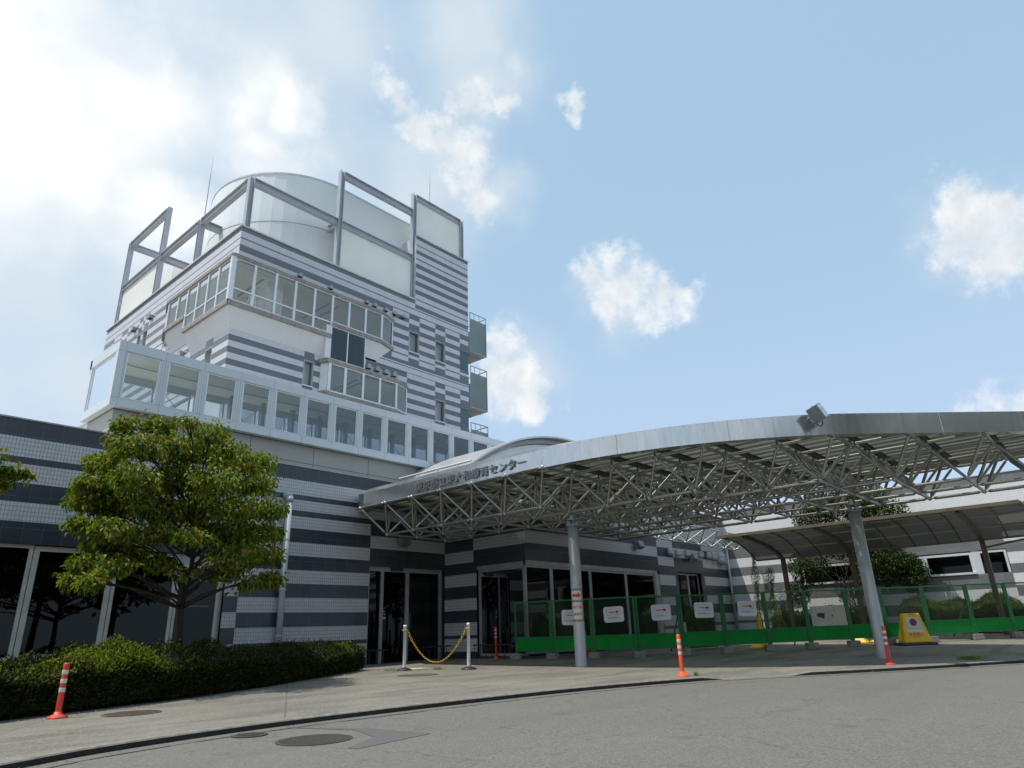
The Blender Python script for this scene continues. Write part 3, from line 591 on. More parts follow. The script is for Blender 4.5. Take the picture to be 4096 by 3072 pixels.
for b0 in (15.57,12.05):
    g=MB(); g.wall('y',26.02,25.64,XE,b0,b0+1.13); g.wall('x',XE-.02,26.02,26.7,b0,b0+1.13); build('corner_window',g,'glassF',TW)
# ---- roof drum
g=MB(); pts=[(23.4,27.25),(17.8,27.25)]
for k in range(1,24): t=-PI/2-PI*k/24; pts.append((17.8+4.65*math.cos(t),31.9+4.65*math.sin(t)))
pts+=[(17.8,36.55),(23.4,36.55)]
g.prism(pts,18.5,24.5)
dr=build('rooftop_drum',g,'ribbed',TW)
g=MB(); rim=[(17.8+(x-17.8)*1.006,31.9+(y-31.9)*1.006) for x,y in pts]; g.prism(rim,24.46,24.56); build('rim',g,'coping',dr)
g=MB(); 
for a,c in zip(pts[:-2],pts[1:-1]): g.hexa([(17.8+(x-17.8)*s_,31.9+(y-31.9)*s_,z) for z in (21.49,21.53) for x,y,s_ in ((a[0],a[1],1.002),(c[0],c[1],1.002),(c[0],c[1],.99),(a[0],a[1],.99))])
build('seam',g,'alud',dr)
g=MB(); g.prism([(14.2,36.9),(22,36.9),(22,41),(14.2,41),(13.7,40),(13.6,38.2)],18.5,22.3); d2=build('plant_room',g,'cream',TW)
# ---- roof frame
def fbeam(a,c,nm='frame_beam'): 
    g=MB(); g.ibeam(a,c,(0,0,1),.26,.38,.035); build(nm,g,'steelb',FR)
def fpost(x,y,z1,ax):
    g=MB(); w=.13
    if ax=='y': g.box(x-w,y-w,18.5,x-w+.03,y+w,z1).box(x+w-.03,y-w,18.5,x+w,y+w,z1).box(x-w+.03,y-.015,18.5,x+w-.03,y+.015,z1)
    else: g.box(x-w,y-w,18.5,x+w,y-w+.03,z1).box(x-w,y+w-.03,18.5,x+w,y+w,z1).box(x-.015,y-w+.03,18.5,x+.015,y+w-.03,z1)
    build('frame_post',g,'steelb',FR)
g=MB()
for p in ((12.2,26.3),(17.1,26.3),(22.15,26.3),(26.05,26.3),(12.2,31.3),(12.2,36.2),(12.2,41.6)): g.box(p[0]-.2,p[1]-.2,18.5,p[0]+.2,p[1]+.2,18.54)
FR=build('roof_frame',g,'steelb',TW)
ZM=21.53;ZH=24.62;ZT=25.78
fpost(12.2,26.3,21.74,'y'); fpost(17.1,26.3,24.82,'y'); fpost(22.15,26.3,25.97,'y'); fpost(26.05,26.3,25.97,'y'); fpost(12.2,31.3,21.74,'x'); fpost(12.2,36.2,24.82,'x'); fpost(12.2,41.6,24.82,'x')
fbeam((12.33,26.3,ZM),(16.97,26.3,ZM)); fbeam((17.23,26.3,ZM),(22.02,26.3,ZM)); fbeam((17.23,26.3,ZH),(22.02,26.3,ZH)); fbeam((22.28,26.3,ZT),(25.92,26.3,ZT))
fbeam((12.2,26.43,ZM),(12.2,31.17,ZM)); fbeam((12.2,31.43,ZM),(12.2,36.07,ZM)); fbeam((12.2,36.33,ZM),(12.2,41.47,ZM)); fbeam((12.2,36.33,ZH),(12.2,41.47,ZH))
fbeam((12.33,31.3,ZM),(13.4,31.3,ZM)); fbeam((12.33,36.2,ZM),(14.6,36.2,ZM)); fbeam((12.33,41.6,ZH),(15,41.6,ZH)); fbeam((17.1,26.43,ZM),(17.1,27.2,ZM)); 
g=MB(); g.box(17.3,26.28,18.83,22.0,26.32,21.33); build('screen_panel',g,'screen',FR)
g=MB(); g.box(22.35,26.28,23.0,25.9,26.32,25.58); build('screen_panel',g,'screen',FR)
g=MB(); g.box(12.18,36.4,18.83,12.22,41.4,21.33); build('screen_panel',g,'cream',FR)
for p,z0,z1 in (((12.9,32.9),18.5,27.0),((29.3-2.6,33.0-3.0),18.5,32.35)):
    g=MB(); 
    g.tube((p[0],p[1],z0),(p[0],p[1],z1-1.2),.035,8,0,.022); g.tube((p[0],p[1],z1-1.2),(p[0],p[1],z1),.012,6,0,.006); build('lightning_rod',g,'alud',TW)
# ================================================================ CORRIDOR STOREY
CR=thing('corridor_building',(16,22.8,0),'glazed white-framed upper corridor above beige panels, running in front of the tower','building')
g=MB(); g.box(6.75,21.9,6.0,28,27.5,8.02); build('panel_wall',g,'beige',CR)
X0,X1=6.52,27.4; Y0,Y1=21.6,24.1
g=MB(); g.box(X0,Y0,9.72,X1,Y0+.2,10.05).box(X0,Y0+.2,9.72,X0+.2,Y1,10.05).box(X0,Y0,7.93,X1,Y0+.22,8.21).box(X0,Y0+.22,7.93,X0+.2,Y1,8.21).box(X0,Y1-.15,9.6,X1,Y1,10.05).box(X0+.2,Y1-.15,7.93,X1,Y1,8.45)
g.box(X0,Y0,8.21,X0+.24,Y0+.2,9.72).box(X0,Y1-.25,8.21,X0+.2,Y1-.15,9.72)
st=[6.78+1.281*i for i in range(16)]
for i,x in enumerate(st):
    if i: g.box(x-.25,Y0,8.21,x,Y0+.16,9.72)
cf=build('frame',g,'panel',CR)
g=MB()
for i,x in enumerate(st):
    if i: g.box(x-.128,Y0-.004,7.93,x-.118,Y0,10.05,0)
    if i: g.box(x-.205,Y0-.003,8.21,x-.197,Y0,9.72,0); g.box(x-.052,Y0-.003,8.21,x-.045,Y0,9.72,0)
g.box(X0,Y0-.003,9.725,X1,Y0,9.735,0).box(X0,Y0-.003,8.195,X1,Y0,8.205,0).box(X0-.003,Y0,9.725,X0,Y1,9.737,0).box(6.72,Y0-.003,7.93,6.73,Y0,10.05)
build('joint_line',g,'alud',cf)
for i,x in enumerate(st):
    t=.045; a,c=x,x+1.031
    g=MB(); y=Y0+.03
    g.box(a,y,8.21,a+t,y+.05,9.72).box(c-t,y,8.21,c,y+.05,9.72).box(a+t,y,9.72-t,c-t,y+.05,9.72).box(a+t,y,8.21,c-t,y+.05,8.21+t*.7)
    w=build('window',g,'alu',CR); g=MB(); g.wall('y',y+.025,a+t,c-t,8.21+t*.7,9.72-t); build('pane',g,'glassC',w)
g=MB(); g.box(X0+.03,Y0+.28,8.21,X0+.08,Y0+.34,9.72).box(X0+.03,Y1-.31,8.21,X0+.08,Y1-.25,9.72).box(X0+.03,Y0+.34,9.66,X0+.08,Y1-.31,9.72); w=build('window',g,'alu',CR)
g=MB(); g.wall('x',X0+.05,Y0+.34,Y1-.31,8.21,9.66); build('pane',g,'glassC',w)
for i in range(15):
    x=7.35+1.281*i; g=MB(); g.box(x-.07,Y1-.6,8.2,x+.07,Y1-.46,9.85); build('column',g,'alud',CR)
    g=MB(); a,c=x+.12,x+1.16; g.box(a-.06,Y1-.12,8.45,a,Y1-.05,9.6).box(c,Y1-.12,8.45,c+.06,Y1-.05,9.6).box(a,Y1-.12,9.54,c,Y1-.05,9.6); w=build('window',g,'panel',CR)
    g=MB(); g.wall('y',Y1-.09,a,c,8.45,9.54); build('pane',g,'glassC',w)
    if i in (1,3,5,7,9): 
        g=MB(); g.tube((a,Y1-.3,8.5),(c,Y1-.3,9.5),.012,5).tube((c,Y1-.3,8.5),(a,Y1-.3,9.5),.012,5); build('brace',g,'alud',CR)
g=MB(); g.box(X0+.01,Y0+.01,10.0,X1,Y1,10.04); build('roof',g,'coping',CR)
g=MB(); g.box(X0+.2,Y0+.2,9.8,X1,Y1-.15,9.84); build('ceiling',g,'ceil',CR)
g=MB(); g.tube((X0+.7,Y0+1.2,9.74),(X1,Y0+1.2,9.74),.02,5); g.tube((X0+.7,Y0+1.2,9.74),(X0+.7,Y0+1.2,9.82),.02,5); build('ceiling_pipe',g,'alud',CR)
g=MB(); g.box(X0+.2,Y0+.2,8.03,X1,Y1-.15,8.12); build('floor',g,'ceil',CR)
# ================================================================ LOW BUILDING
LB=thing('entrance_building',(20,20,0),'single-storey grey and dark striped tiled building with the entrance doors under the canopy','building')
R0=[(6.80,6.33,'D'),(6.33,5.82,'L'),(5.82,5.64,'D')]
RR=R0+[(5.64,5.28,'L'),(5.28,5.08,'D'),(5.08,4.67,'L'),(4.67,4.21,'D'),(4.21,3.76,'L'),(3.76,3.30,'D'),(3.30,2.86,'L'),(2.86,2.41,'D'),(2.41,1.95,'L'),(1.95,1.50,'D'),(1.50,1.04,'L'),(1.04,.91,'D'),(.91,.45,'L'),(.45,0,'D')]
RL=R0+[(5.64,5.15,'L'),(5.15,4.66,'D'),(4.66,4.17,'L'),(4.17,3.62,'D')]
RS=R0+[(5.64,5.15,'L'),(5.15,4.66,'D'),(4.66,4.17,'L'),(4.17,3.76,'D'),(3.76,3.36,'L'),(3.36,2.87,'D'),(2.87,2.43,'L'),(2.43,1.96,'D'),(1.96,1.51,'L'),(1.51,1.04,'D'),(1.04,.5,'L'),(.5,0,'D')]
g=MB(); YW=20.8
putwall(g,'y',YW,-6,10.34,RL); g.wall('y',YW,-6,10.34,0,.84,1); putwall(g,'y',YW,10.34,10.8,RS); putwall(g,'y',YW,10.8,15.77,RR)
putwall(g,'y',YW,15.77,19.56,RR[:5]+[(5.08,4.67,'D'),(4.67,4.21,'L'),(4.21,3.56,'D')])
XP=19.56
PI_=[(6.8,6.33,'D'),(6.33,5.1,'L'),(5.1,4.67,'L'),(4.67,4.21,'D'),(4.21,3.75,'L'),(3.75,3.32,'D'),(3.32,2.86,'L'),(2.86,2.40,'D'),(2.40,1.96,'L'),(1.96,1.51,'D'),(1.51,1.05,'L'),(1.05,.93,'D'),(.93,.46,'L'),(.46,0,'D')]
putwall(g,'x',XP,19.0,YW,PI_,-1)
putwall(g,'x',XP-.01,16.46,19.15,[(6.8,6.33,'D'),(6.33,5.1,'L'),(5.1,4.66,'D'),(4.66,4.19,'L'),(4.19,3.57,'D')],-1)
YG=16.47; H2=[(6.8,6.33,'D'),(6.33,5.2,'L'),(5.2,4.70,'D'),(4.70,4.24,'L'),(4.24,3.60,'D')]
putwall(g,'y',YG,XP-.01,29.33,H2)
CA=[(6.8,6.33,'D'),(6.33,5.2,'L'),(5.2,4.72,'L'),(4.72,4.28,'D'),(4.28,3.86,'L'),(3.86,3.43,'D'),(3.43,2.96,'L'),(2.96,2.5,'D'),(2.5,2.05,'L'),(2.05,1.6,'D'),(1.6,1.15,'L'),(1.15,1.0,'D'),(1.0,0,'L')]
putwall(g,'y',YG,29.33,30.87,CA)
putwall(g,'y',YG,30.87,34.0,[(6.8,6.33,'D'),(6.33,5.2,'L'),(5.2,4.76,'D'),(4.76,4.30,'L'),(4.30,3.62,'D')])
putwall(g,'y',YG,30.87,31.15,[(3.62,0,'D')]); putwall(g,'y',YG,33.6,34.0,[(3.62,0,'D')]); putwall(g,'y',YG,31.15,33.6,[(1.2,.75,'L'),(.75,0,'D')])
CB=[(6.8,6.33,'D'),(6.33,5.2,'L'),(5.2,4.82,'L'),(4.82,4.38,'D'),(4.38,3.94,'L'),(3.94,3.5,'D'),(3.5,3.06,'L'),(3.06,2.6,'D'),(2.6,2.15,'L'),(2.15,1.7,'D'),(1.7,1.25,'L'),(1.25,1.1,'D'),(1.1,0,'L')]
putwall(g,'y',YG,34.0,37.0,CB)
build('tiled_wall',g,['TL','TD','coping'],LB)
g=MB(); g.box(-6,YW+.02,6.5,19.5,28,6.7).box(19.6,YG+.02,6.5,37,28,6.7); build('roof',g,'roofing',LB)
g=MB(); g.box(-6,YW-.03,6.80,19.56,YW+.15,6.84).box(XP-.03,YG-.03,6.80,XP+.15,YW-.03,6.84).box(XP+.15,YG-.03,6.80,37,YG+.15,6.84); build('coping',g,'alud',LB)
# interiors seen through the glass
g=MB(); g.box(-6,26,0,19.5,26.1,6.5,0).box(10.5,20.85,0,10.6,26,6.5,0).box(-6,20.82,.02,10.5,26,.10,1).box(10.6,20.82,.1,19.5,26,.2,1).box(19.8,24,0,37,24.1,6.5,0).box(19.6,16.5,.2,37,24,.28,1).box(-6,20.85,3.9,19.5,26,4.0,0).box(19.6,16.5,3.75,37,24,3.85,0).box(29.4,16.6,.2,29.5,24,3.8,0).box(19.45,20.85,0,19.55,26,6.5,0).box(36.85,16.5,0,36.95,24,6.5,0).box(19.6,20.85,0,19.7,24,6.5,0)
build('interior',g,['dark','darkish'],LB)
# windows of the left front
def shop(axis,c,u0,u1,z0,z1,wf=.05,o=1,gm='glassD',fm='alud',dp=.06):
    g=MB(); P=(lambda a,e,za,zb,w0,w1:(a,c+w0,za,e,c+w1,zb)) if axis=='y' else (lambda a,e,za,zb,w0,w1:(c+w0,a,za,c+w1,e,zb))
    for a,e,za,zb in ((u0,u0+wf,z0,z1),(u1-wf,u1,z0,z1),(u0+wf,u1-wf,z1-wf,z1),(u0+wf,u1-wf,z0,z0+wf)): g.box(*P(a,e,za,zb,.0,dp))
    w=build('window',g,fm,LB); g=MB(); g.wall(axis,c+dp*.5,u0+wf,u1-wf,z0+wf,z1-wf); build('pane',g,gm,w); return w
for a,c in ((-2.9,-.4),(-.15,2.1),(2.35,5.2)): shop('y',YW+.1,a,c,.84,3.62,.09,1,'glassD','alum')
shop('y',YW+.1,5.22,7.16,.84,3.6,.13,1,'glassD','alum'); shop('y',YW+.1,7.18,8.9,.84,3.6,.09,1,'glassD','alum'); shop('y',YW+.1,8.92,10.22,.84,3.3,.07,1,'glassD','alum')
g=MB(); g.box(9.2,YW+.2,2.12,10.0,YW+.23,2.16); build('push_bar',g,'alu',LB)
g=MB(); g.box(10.22,YW+.1,.84,10.34,YW+.2,3.6).box(8.9,YW+.1,3.3,10.22,YW+.2,3.62); build('window_panel',g,'alud',LB)
# door
g=MB(); g.box(15.77,YW+.06,3.40,19.50,YW+.16,3.58).box(15.77,YW+.06,.2,15.85,YW+.16,3.4).box(16.37,YW+.04,.2,16.49,YW+.16,3.4).box(17.57,YW+.04,.2,17.72,YW+.16,3.4).box(19.3,YW+.06,.2,19.45,YW+.16,3.4)
dr=build('entrance_door',g,'alud',LB)
for a,c,mm in ((15.85,16.37,'glassD'),(16.49,17.57,'glassD'),(17.72,19.3,'glassD')):
    g=MB(); g.wall('y',YW+.1,a,c,.2,3.4); build('pane',g,mm,dr)
g=MB(); g.box(17.74,YW+.5,.9,19.25,YW+.55,3.3); build('frosted_panel',g,'darkish',dr)
g=MB(); g.box(16.82,YW-.05,3.44,17.33,YW+.06,3.58); build('sensor',g,'black',dr)
g=MB(); g.box(16.52,YW+.085,1.72,16.66,YW+.095,1.78).q([(16.53,YW+.09,1.85),(16.64,YW+.09,1.85),(16.585,YW+.09,2.2)]); build('door_sticker',g,'glassF',dr)
# glazed corner lobby
shop('x',XP+.06,16.6,18.95,.3,3.42,.09,1,'glassD','alud')
g=MB(); g.box(XP+.02,16.5,3.42,XP+.1,19.0,3.57); build('window_head',g,'alud',LB)
for a,c in ((XP+.02,21.15),(21.15,23.73),(23.73,26.45),(26.45,28.95)): shop('y',YG+.06,a,c,.35,3.44,.09)
g=MB(); g.box(XP+.02,YG+.02,3.44,29.2,YG+.12,3.6).box(28.95,YG+.02,.3,29.33,YG+.12,3.44); build('window_head',g,'alud',LB)
w=shop('y',YG+.16,31.15,32.45,1.2,3.6,.09); shop('y',YG+.16,32.45,33.6,1.2,3.6,.09)
# pipes
g=MB(); pts=[(12.15,YW,5.72),(12.15,YW-.12,5.74),(12.17,YW-.2,5.66),(12.18,YW-.2,5.5)]; g.path(pts,.13,14); g.ball((12.17,YW-.16,5.7),.135,12); g.tube((12.18,YW-.2,5.55),(12.2,YW-.2,.1),.10,14)
for z in (4.2,2.6,1.2): g.tube((12.19,YW-.2,z),(12.19,YW-.2,z+.05),.115,14)
build('drainpipe',g,'pipe',LB,True)
g=MB(); g.tube((36.8,YG-.15,5.4),(36.8,YG-.15,.4),.07,10); build('drainpipe',g,'alud',LB,True)
def globe(x,z,s=.16):
    g=MB(); g.ball((x,YG-.1,z),s,12); g.lathe((x,YG-.1,z-s*1.1),[(s*.8,0),(s,.06),(s,s)],12); build('vent_hood',g,'alud',LB,True)
for x,z,s in ((30.42,4.55,.16),(31.2,4.55,.17),(32.2,4.58,.17),(33.7,4.6,.17),(34.6,4.6,.18),(35.2,4.62,.22),(36.0,4.55,.34)): globe(x,z,s)
# vaulted roof over the lobby
g=MB(); cx,cz,Rv=24.5,-2.25,11.5; a0=math.acos(7.15/11.5); N_=28; y0,y1=17.85,26
ar=[(cx-Rv*math.cos(a0+(PI-2*a0)*k/N_),cz+Rv*math.sin(a0+(PI-2*a0)*k/N_)) for k in range(N_+1)]
for k in range(N_): g.q([(ar[k][0],y0,ar[k][1]),(ar[k+1][0],y0,ar[k+1][1]),(ar[k+1][0],y1,ar[k+1][1]),(ar[k][0],y1,ar[k][1])])
vr=build('vault_roof',g,'vault',LB,True)
def ring(r0,r1,ya,yb,nm,m):
    g=MB()
    P=lambda rr,k,y:(cx-rr*math.cos(a0+(PI-2*a0)*k/N_),y,cz+rr*math.sin(a0+(PI-2*a0)*k/N_))
    for k in range(N_):
        g.hexa([P(r0,k,ya),P(r0,k+1,ya),P(r0,k+1,yb),P(r0,k,yb),P(r1,k,ya),P(r1,k+1,ya),P(r1,k+1,yb),P(r1,k,yb)])
    build(nm,g,m,vr)
ring(Rv-.02,Rv+.05,y0-.35,y0+.1,'edge_trim','vault'); ring(Rv-.22,Rv-.04,y0-.05,y0+.1,'inner_trim','alud'); ring(Rv-.5,Rv-.24,y0+.12,y0+.2,'gable_band','alu')
g=MB(); g.q([(p[0],y0+.3,p[1]-.1) for p in ar]); 
for k in range(5,24,3): g.box(ar[k][0]-.03,y0+.25,6.8,ar[k][0]+.03,y0+.3,ar[k][1]-.2,0)
build('gable_glazing',g,'glassB',vr)
g=MB(); g.tube((17.0,20.7,6.98),(17.0,16.7,6.98),.045,8)
for y in (17.4,18.5,19.6): g.box(16.97,y-.05,6.8,17.03,y+.05,6.97)
build('snow_rail',g,'alu',vr)
# cameras / wall lamps under the canopy
def wlamp(x,y,z):
    t=thing('floodlight',(x,y,z),'','light'); g=MB(); g.obox((x,y-.28,z),(.22,0,0),(0,.12,-.06),(0,.06,.13)); build('housing',g,'lamp',t)
    g=MB(); g.tube((x+.1,y,z+.1),(x+.1,y-.2,z+.12),.03,8).box(x-.02,y-.06,z-.15,x+.2,y,z+.2); build('bracket',g,'lamp',t); return t
wlamp(17.15,YW,4.5)['label']='dark floodlight on the wall above the sliding entrance door'
wlamp(27.3,YG,4.62)['label']='dark floodlight on the tiled wall above the long row of lobby windows'
wlamp(32.5,YG,4.35)['label']='dark floodlight on the wall between the round vent hoods'
# ================================================================ RIGHT WING
RW_=thing('wing_building',(37,6,0),'sunlit white and grey tiled wing with a long strip window behind the brown shelter','building')
XR=37.0; g=MB()
T=[(7.12,6.76,'D'),(6.76,5.75,'L'),(5.75,4.50,'D')]
BS=T+[(4.5,4.02,'L'),(4.02,3.57,'D'),(3.57,3.1,'L'),(3.1,2.67,'D'),(2.67,2.2,'L'),(2.2,1.75,'D'),(1.75,1.3,'L'),(1.3,1.15,'D'),(1.15,.7,'L'),(.7,0,'D')]
putwall(g,'x',XR,12.6,YG,BS,-1)
putwall(g,'x',XR,3.62,12.6,T+[(4.5,3.85,'D'),(2.85,2.2,'D'),(2.2,1.7,'L'),(1.7,1.2,'D'),(1.2,.7,'L'),(.7,0,'D')],-1)
putwall(g,'x',XR,-8,3.62,T[:2]+[(5.75,5.3,'D'),(5.3,4.9,'L'),(4.9,4.56,'D'),(4.56,4.16,'L'),(4.16,3.68,'D'),(3.68,3.2,'L'),(3.2,2.79,'D'),(2.79,2.3,'L'),(2.3,1.85,'D'),(1.85,1.4,'L'),(1.4,0,'D')],-1)
g.wall('x',XR+12,-8,YG+8,0,7.12,0); g.wall('y',-8,XR,XR+12,0,7.12,0); g.wall('y',YG+8,XR,XR+12,6,7.12,0,-1); g.wall('x',XR,YG,YG+8,6.6,7.12,0)
g.q([(XR,-8,7.08),(XR+12,-8,7.08),(XR+12,YG+8,7.08),(XR,YG+8,7.08)])
build('tiled_wall',g,['WH','DK'],RW_)
g=MB(); g.box(XR-.04,-8,7.12,XR+.3,YG+8,7.16); build('coping',g,'coping',RW_)
def rwin(y0,y1,z0,z1,f=.1):
    g=MB(); X=XR+.02
    for a,c,za,zb in ((y0,y0+f,z0,z1),(y1-f,y1,z0,z1),(y0+f,y1-f,z1-f,z1)): g.box(X,a,za,X+.15,c,zb)
    g.box(XR-.08,y0-.03,z0-.09,X+.15,y1+.03,z0)
    w=build('window',g,'alu',RW_); g=MB(); g.wall('x',X+.1,y0+f,y1-f,z0,z1-f); build('pane',g,'glassD',w)
rwin(4.95,6.85,2.95,3.80); rwin(6.85,9.7,2.95,3.80); rwin(9.7,12.5,2.95,3.80); rwin(3.65,4.72,.9,3.82,.09)
g=MB(); g.box(XR+.02,4.72,2.85,XR+.1,4.95,3.85); build('window_post',g,'alu',RW_)
g=MB(); g.box(XR+1.2,3,0,XR+1.3,13,4.5).box(XR+.2,3,3.9,XR+1.2,13,4.0).box(XR+.2,3,.6,XR+1.2,13,.7); build('interior',g,'dark',RW_)

# ================================================================ CANOPY
CN=thing('entrance_canopy',(18,10,0),'large flat canopy with curved brushed steel edge and tubular frame over the entrance','canopy')
def fxy(t):
    """plan of the outer edge: straight, arc, straight"""
    Rr=10.9; cx0=14.6+Rr; cy0=11.7
    P=[(15.15,20.75),(14.75,20.1),(14.6,19.75)]
    for k in range(14): P.append((14.6,19.5-(19.5-11.8)*k/13))
    for k in range(1,25): a=PI/4*k/24*1.0; P.append((cx0-Rr*math.cos(a),cy0-Rr*math.sin(a)))
    x,y=P[-1]
    for k in range(1,12): P.append((x+.75*k,y-.75*k))
    return P
FP=fxy(0); ZB,ZTP=5.42,5.95
def ofs(P,i,d): return offs(P,i,d)
g=MB(); smooth_i=len(FP)
for i in range(2,len(FP)-1):
    q=[]
    for k in (i,i+1):
        o=lambda d:ofs(FP,k,d); t=max(0,min(1,(FP[k][1]-9)/5))
        q.append([o(.35)+(ZB+.02,),o(0)+(ZB,),o(0)+(ZTP,),o(.03+.17*t)+(ZTP+.17*t+.01,),o(.5)+(ZTP+.17*t+.01,)])
    for a in range(4): g.q([q[0][a],q[1][a],q[1][a+1],q[0][a+1]])
fa=build('fascia',g,'fascia',CN)
me=fa.data
g=MB() # mitred end returning to the wall
g.q([(14.6,19.75,ZB),(15.15,20.78,ZB),(15.0,20.78,6.0),(14.55,19.95,ZTP),(14.6,19.75,ZTP)]).q([(14.6,19.75,ZTP),(14.55,19.95,ZTP),(15.0,20.78,6.0),(15.3,20.7,6.15),(14.80,19.75,6.13)]).q([(14.6,19.75,ZB),(15.15,20.78,ZB),(15.6,20.78,ZB),(15.0,19.75,ZB)])
build('end_cap',g,'fascia',CN)
for i in (23,31,42):
    a=Vector(ofs(FP,i,-.004)); g=MB(); g.obox((a.x,a.y,(ZB+ZTP)/2),(.006,0,0),(0,.006,0),(0,0,(ZTP-ZB)/2)); build('seam',g,'alud',CN)
g=MB(); text_to(g,'東京都立東大和療育センター',.34,(14.6-.035,14.55,5.685),(0,-1,0),(0,0,1),0,.028,.99)
me=text_mesh('東京都立東大和療育センター',1.0); wd=max(v.co.x for v in me.vertices)-min(v.co.x for v in me.vertices)
sc=4.75/(wd*.34); g=MB(); text_to(g,'東京都立東大和療育センター',.34,(14.6-.04,14.5,5.685),(0,-1,0),(0,0,1),0,.022,sc)
build('lettering',g,'letter',CN)
g=MB()
for i in range(4,len(FP)-1):
    a=Vector(ofs(FP,i,-.006)); g.ball((a.x,a.y,ZTP-.03),.011,6); 
build('rivet_row',g,'alud',CN)
def fx_at(y):
    for a,c in zip(FP[3:-1],FP[4:]):
        if c[1]<=y<=a[1]: t=(a[1]-y)/(a[1]-c[1]+1e-9); return a[0]+(c[0]-a[0])*t
    return 14.6 if y>15 else 99
# space frame
ZL,ZU=4.49,5.45
tops={};bots={}
def blocked(x,y): return (x>19.2 and y>16.2) or y>20.2
for i in range(-1,9):
    for j in range(-11,8):
        x,y=14.62+1.4*i,11.55+1.4*j
        if x>24.8 or blocked(x,y): continue
        if x>=fx_at(y)-(.22 if i>=2 else .06): tops[(i,j)]=(x,y,ZU)
for (i,j) in list(tops):
    if all(k in tops for k in ((i+1,j),(i,j+1),(i+1,j+1))): bots[(i,j)]=(15.31+1.4*i,12.25+1.4*j,ZL)
ST=[]
for (i,j),p in tops.items():
    for dd in ((1,0),(0,1)):
        q=tops.get((i+dd[0],j+dd[1])); 
        if q: ST.append((p,q,.046))
for (i,j),p in bots.items():
    for dd in ((1,0),(0,1)):
        q=bots.get((i+dd[0],j+dd[1]))
        if q: ST.append((p,q,.046))
    for dd in ((0,0),(1,0),(0,1),(1,1)):
        ST.append((p,tops[(i+dd[0],j+dd[1])],.040))
# narrow strip of frame running on towards the wing
ex=[]
for k in range(7):
    x=26.6+1.35*k; ex.append((x,14.9,ZL+.25))
for k in range(6):
    ST.append((ex[k],ex[k+1],.03)); 
for k in range(7):
    x,y,z=ex[k]
    for dx in (-.67,.67):
        for yy in (14.2,15.7): ST.append(((x,y,z),(x+dx,yy,5.35),.026))
ST.append(((25.9,14.2,5.35),(35.4,14.2,5.35),.03)); ST.append(((25.9,15.7,5.35),(35.4,15.7,5.35),.03)); ST.append((bots[max((k for k in bots if k[1]==1),key=lambda k:k[0])],ex[0],.03))
cp=Vector((0,0,1.12)); ST.sort(key=lambda s_:((Vector(s_[0])+Vector(s_[1]))/2-cp).length)
def strut(mb,s_): 
    a,c,rr=Vector(s_[0]),Vector(s_[1]),s_[2]; d=(c-a).normalized(); a2,c2=a+d*.09,c-d*.09
    mb.tube(a,a2,.016,6); mb.tube(c,c2,.016,6); mb.tube(a2,a2+d*.05,.018,8,0,rr,False); mb.tube(c2,c2-d*.05,.018,8,0,rr,False); mb.tube(a2+d*.05,c2-d*.05,rr,8,0,None,False)
for s_ in ST[:100]:
    g=MB(); strut(g,s_); build('strut',g,'galv',CN,True)
g=MB()
for s_ in ST[100:]: strut(g,s_)
build('space_frame',g,'galv',CN,True,kind='stuff')
nodes=sorted(list(tops.values())+list(bots.values())+ex,key=lambda p:(Vector(p)-cp).length)
for p in nodes[:60]:
    g=MB(); g.ball(p,.062,10); build('ball_joint',g,'node',CN,True)
g=MB()
for p in nodes[60:]: g.ball(p,.062,8)
build('joint_cluster',g,'node',CN,True,kind='stuff')
g=MB()
for p in tops.values(): g.tube(p,(p[0],p[1],5.66),.02,6)
for i in range(-11,8):
    y=11.55+1.4*i
    if y>20.2: continue
    xa=max(fx_at(y),14.7); xb=25.6 if y<16.2 else 19.4
    if xa<xb: g.ibeam((xa+.05,y,5.70),(xb,y,5.70),(0,0,1),.10,.14,.015)
build('rafter',g,'rafter',CN)
g=MB(); sh_g=MB(); x=14.95
while x<25.7:
    ya=20.6 if x<19.4 else 16.3
    yb=None
    for yy in [v*.1 for v in range(-40,200)]:
        if fx_at(yy)<x-.05: yb=yy; break
    if yb is not None and yb<ya: g.box(x-.024,yb,5.785,x+.024,ya,5.824); sh_g.box(x+.026,yb,5.80,x+.05,ya,5.8235)
    x+=.5
build('purlin',g,'purlin',CN); build('shadow_strip',sh_g,'shadow_strip',CN)  # black strips draw the shadow lines beside the purlins
poly=[(ofs(FP,i,.1)) for i in range(2,len(FP))]+[(25.8,-5.3),(25.8,16.3),(19.45,16.3),(19.45,20.7),(15.3,20.7)]
g=MB(); n=len(g.v); g.prism(poly[:-5]+[(25.8,poly[-6][1]),(25.8,16.3),(19.45,16.3),(19.45,20.7),(15.3,20.7)],5.826,5.85); build('roof_panel',g,'roofsheet',CN)
g=MB(); g.box(25.8,-4,5.7,25.9,16.4,5.95); build('gutter',g,'alud',CN)
for cx_,cy_ in ((16.80,12.22),(21.33,5.44)):
    g=MB(); c=(cx_,cy_,0); g.lathe(c,[(.165,.0),(.165,4.06)],28); co=build('column',g,'column',CN,True)
    g=MB(); g.lathe(c,[(.21,4.06),(.21,4.09),(.0001,4.092)],28); g.lathe(c,[(.19,4.24),(.19,4.262),(.0001,4.264)],28)
    for k in range(4):
        a=PI/4+PI/2*k; g.obox((cx_+.12*math.cos(a),cy_+.12*math.sin(a),4.165),(.045*math.cos(a),.045*math.sin(a),0),(-.012*math.sin(a),.012*math.cos(a),0),(0,0,.075))
    g.lathe(c,[(.14,4.264),(.06,4.43)],16); build('capital',g,'node',co)
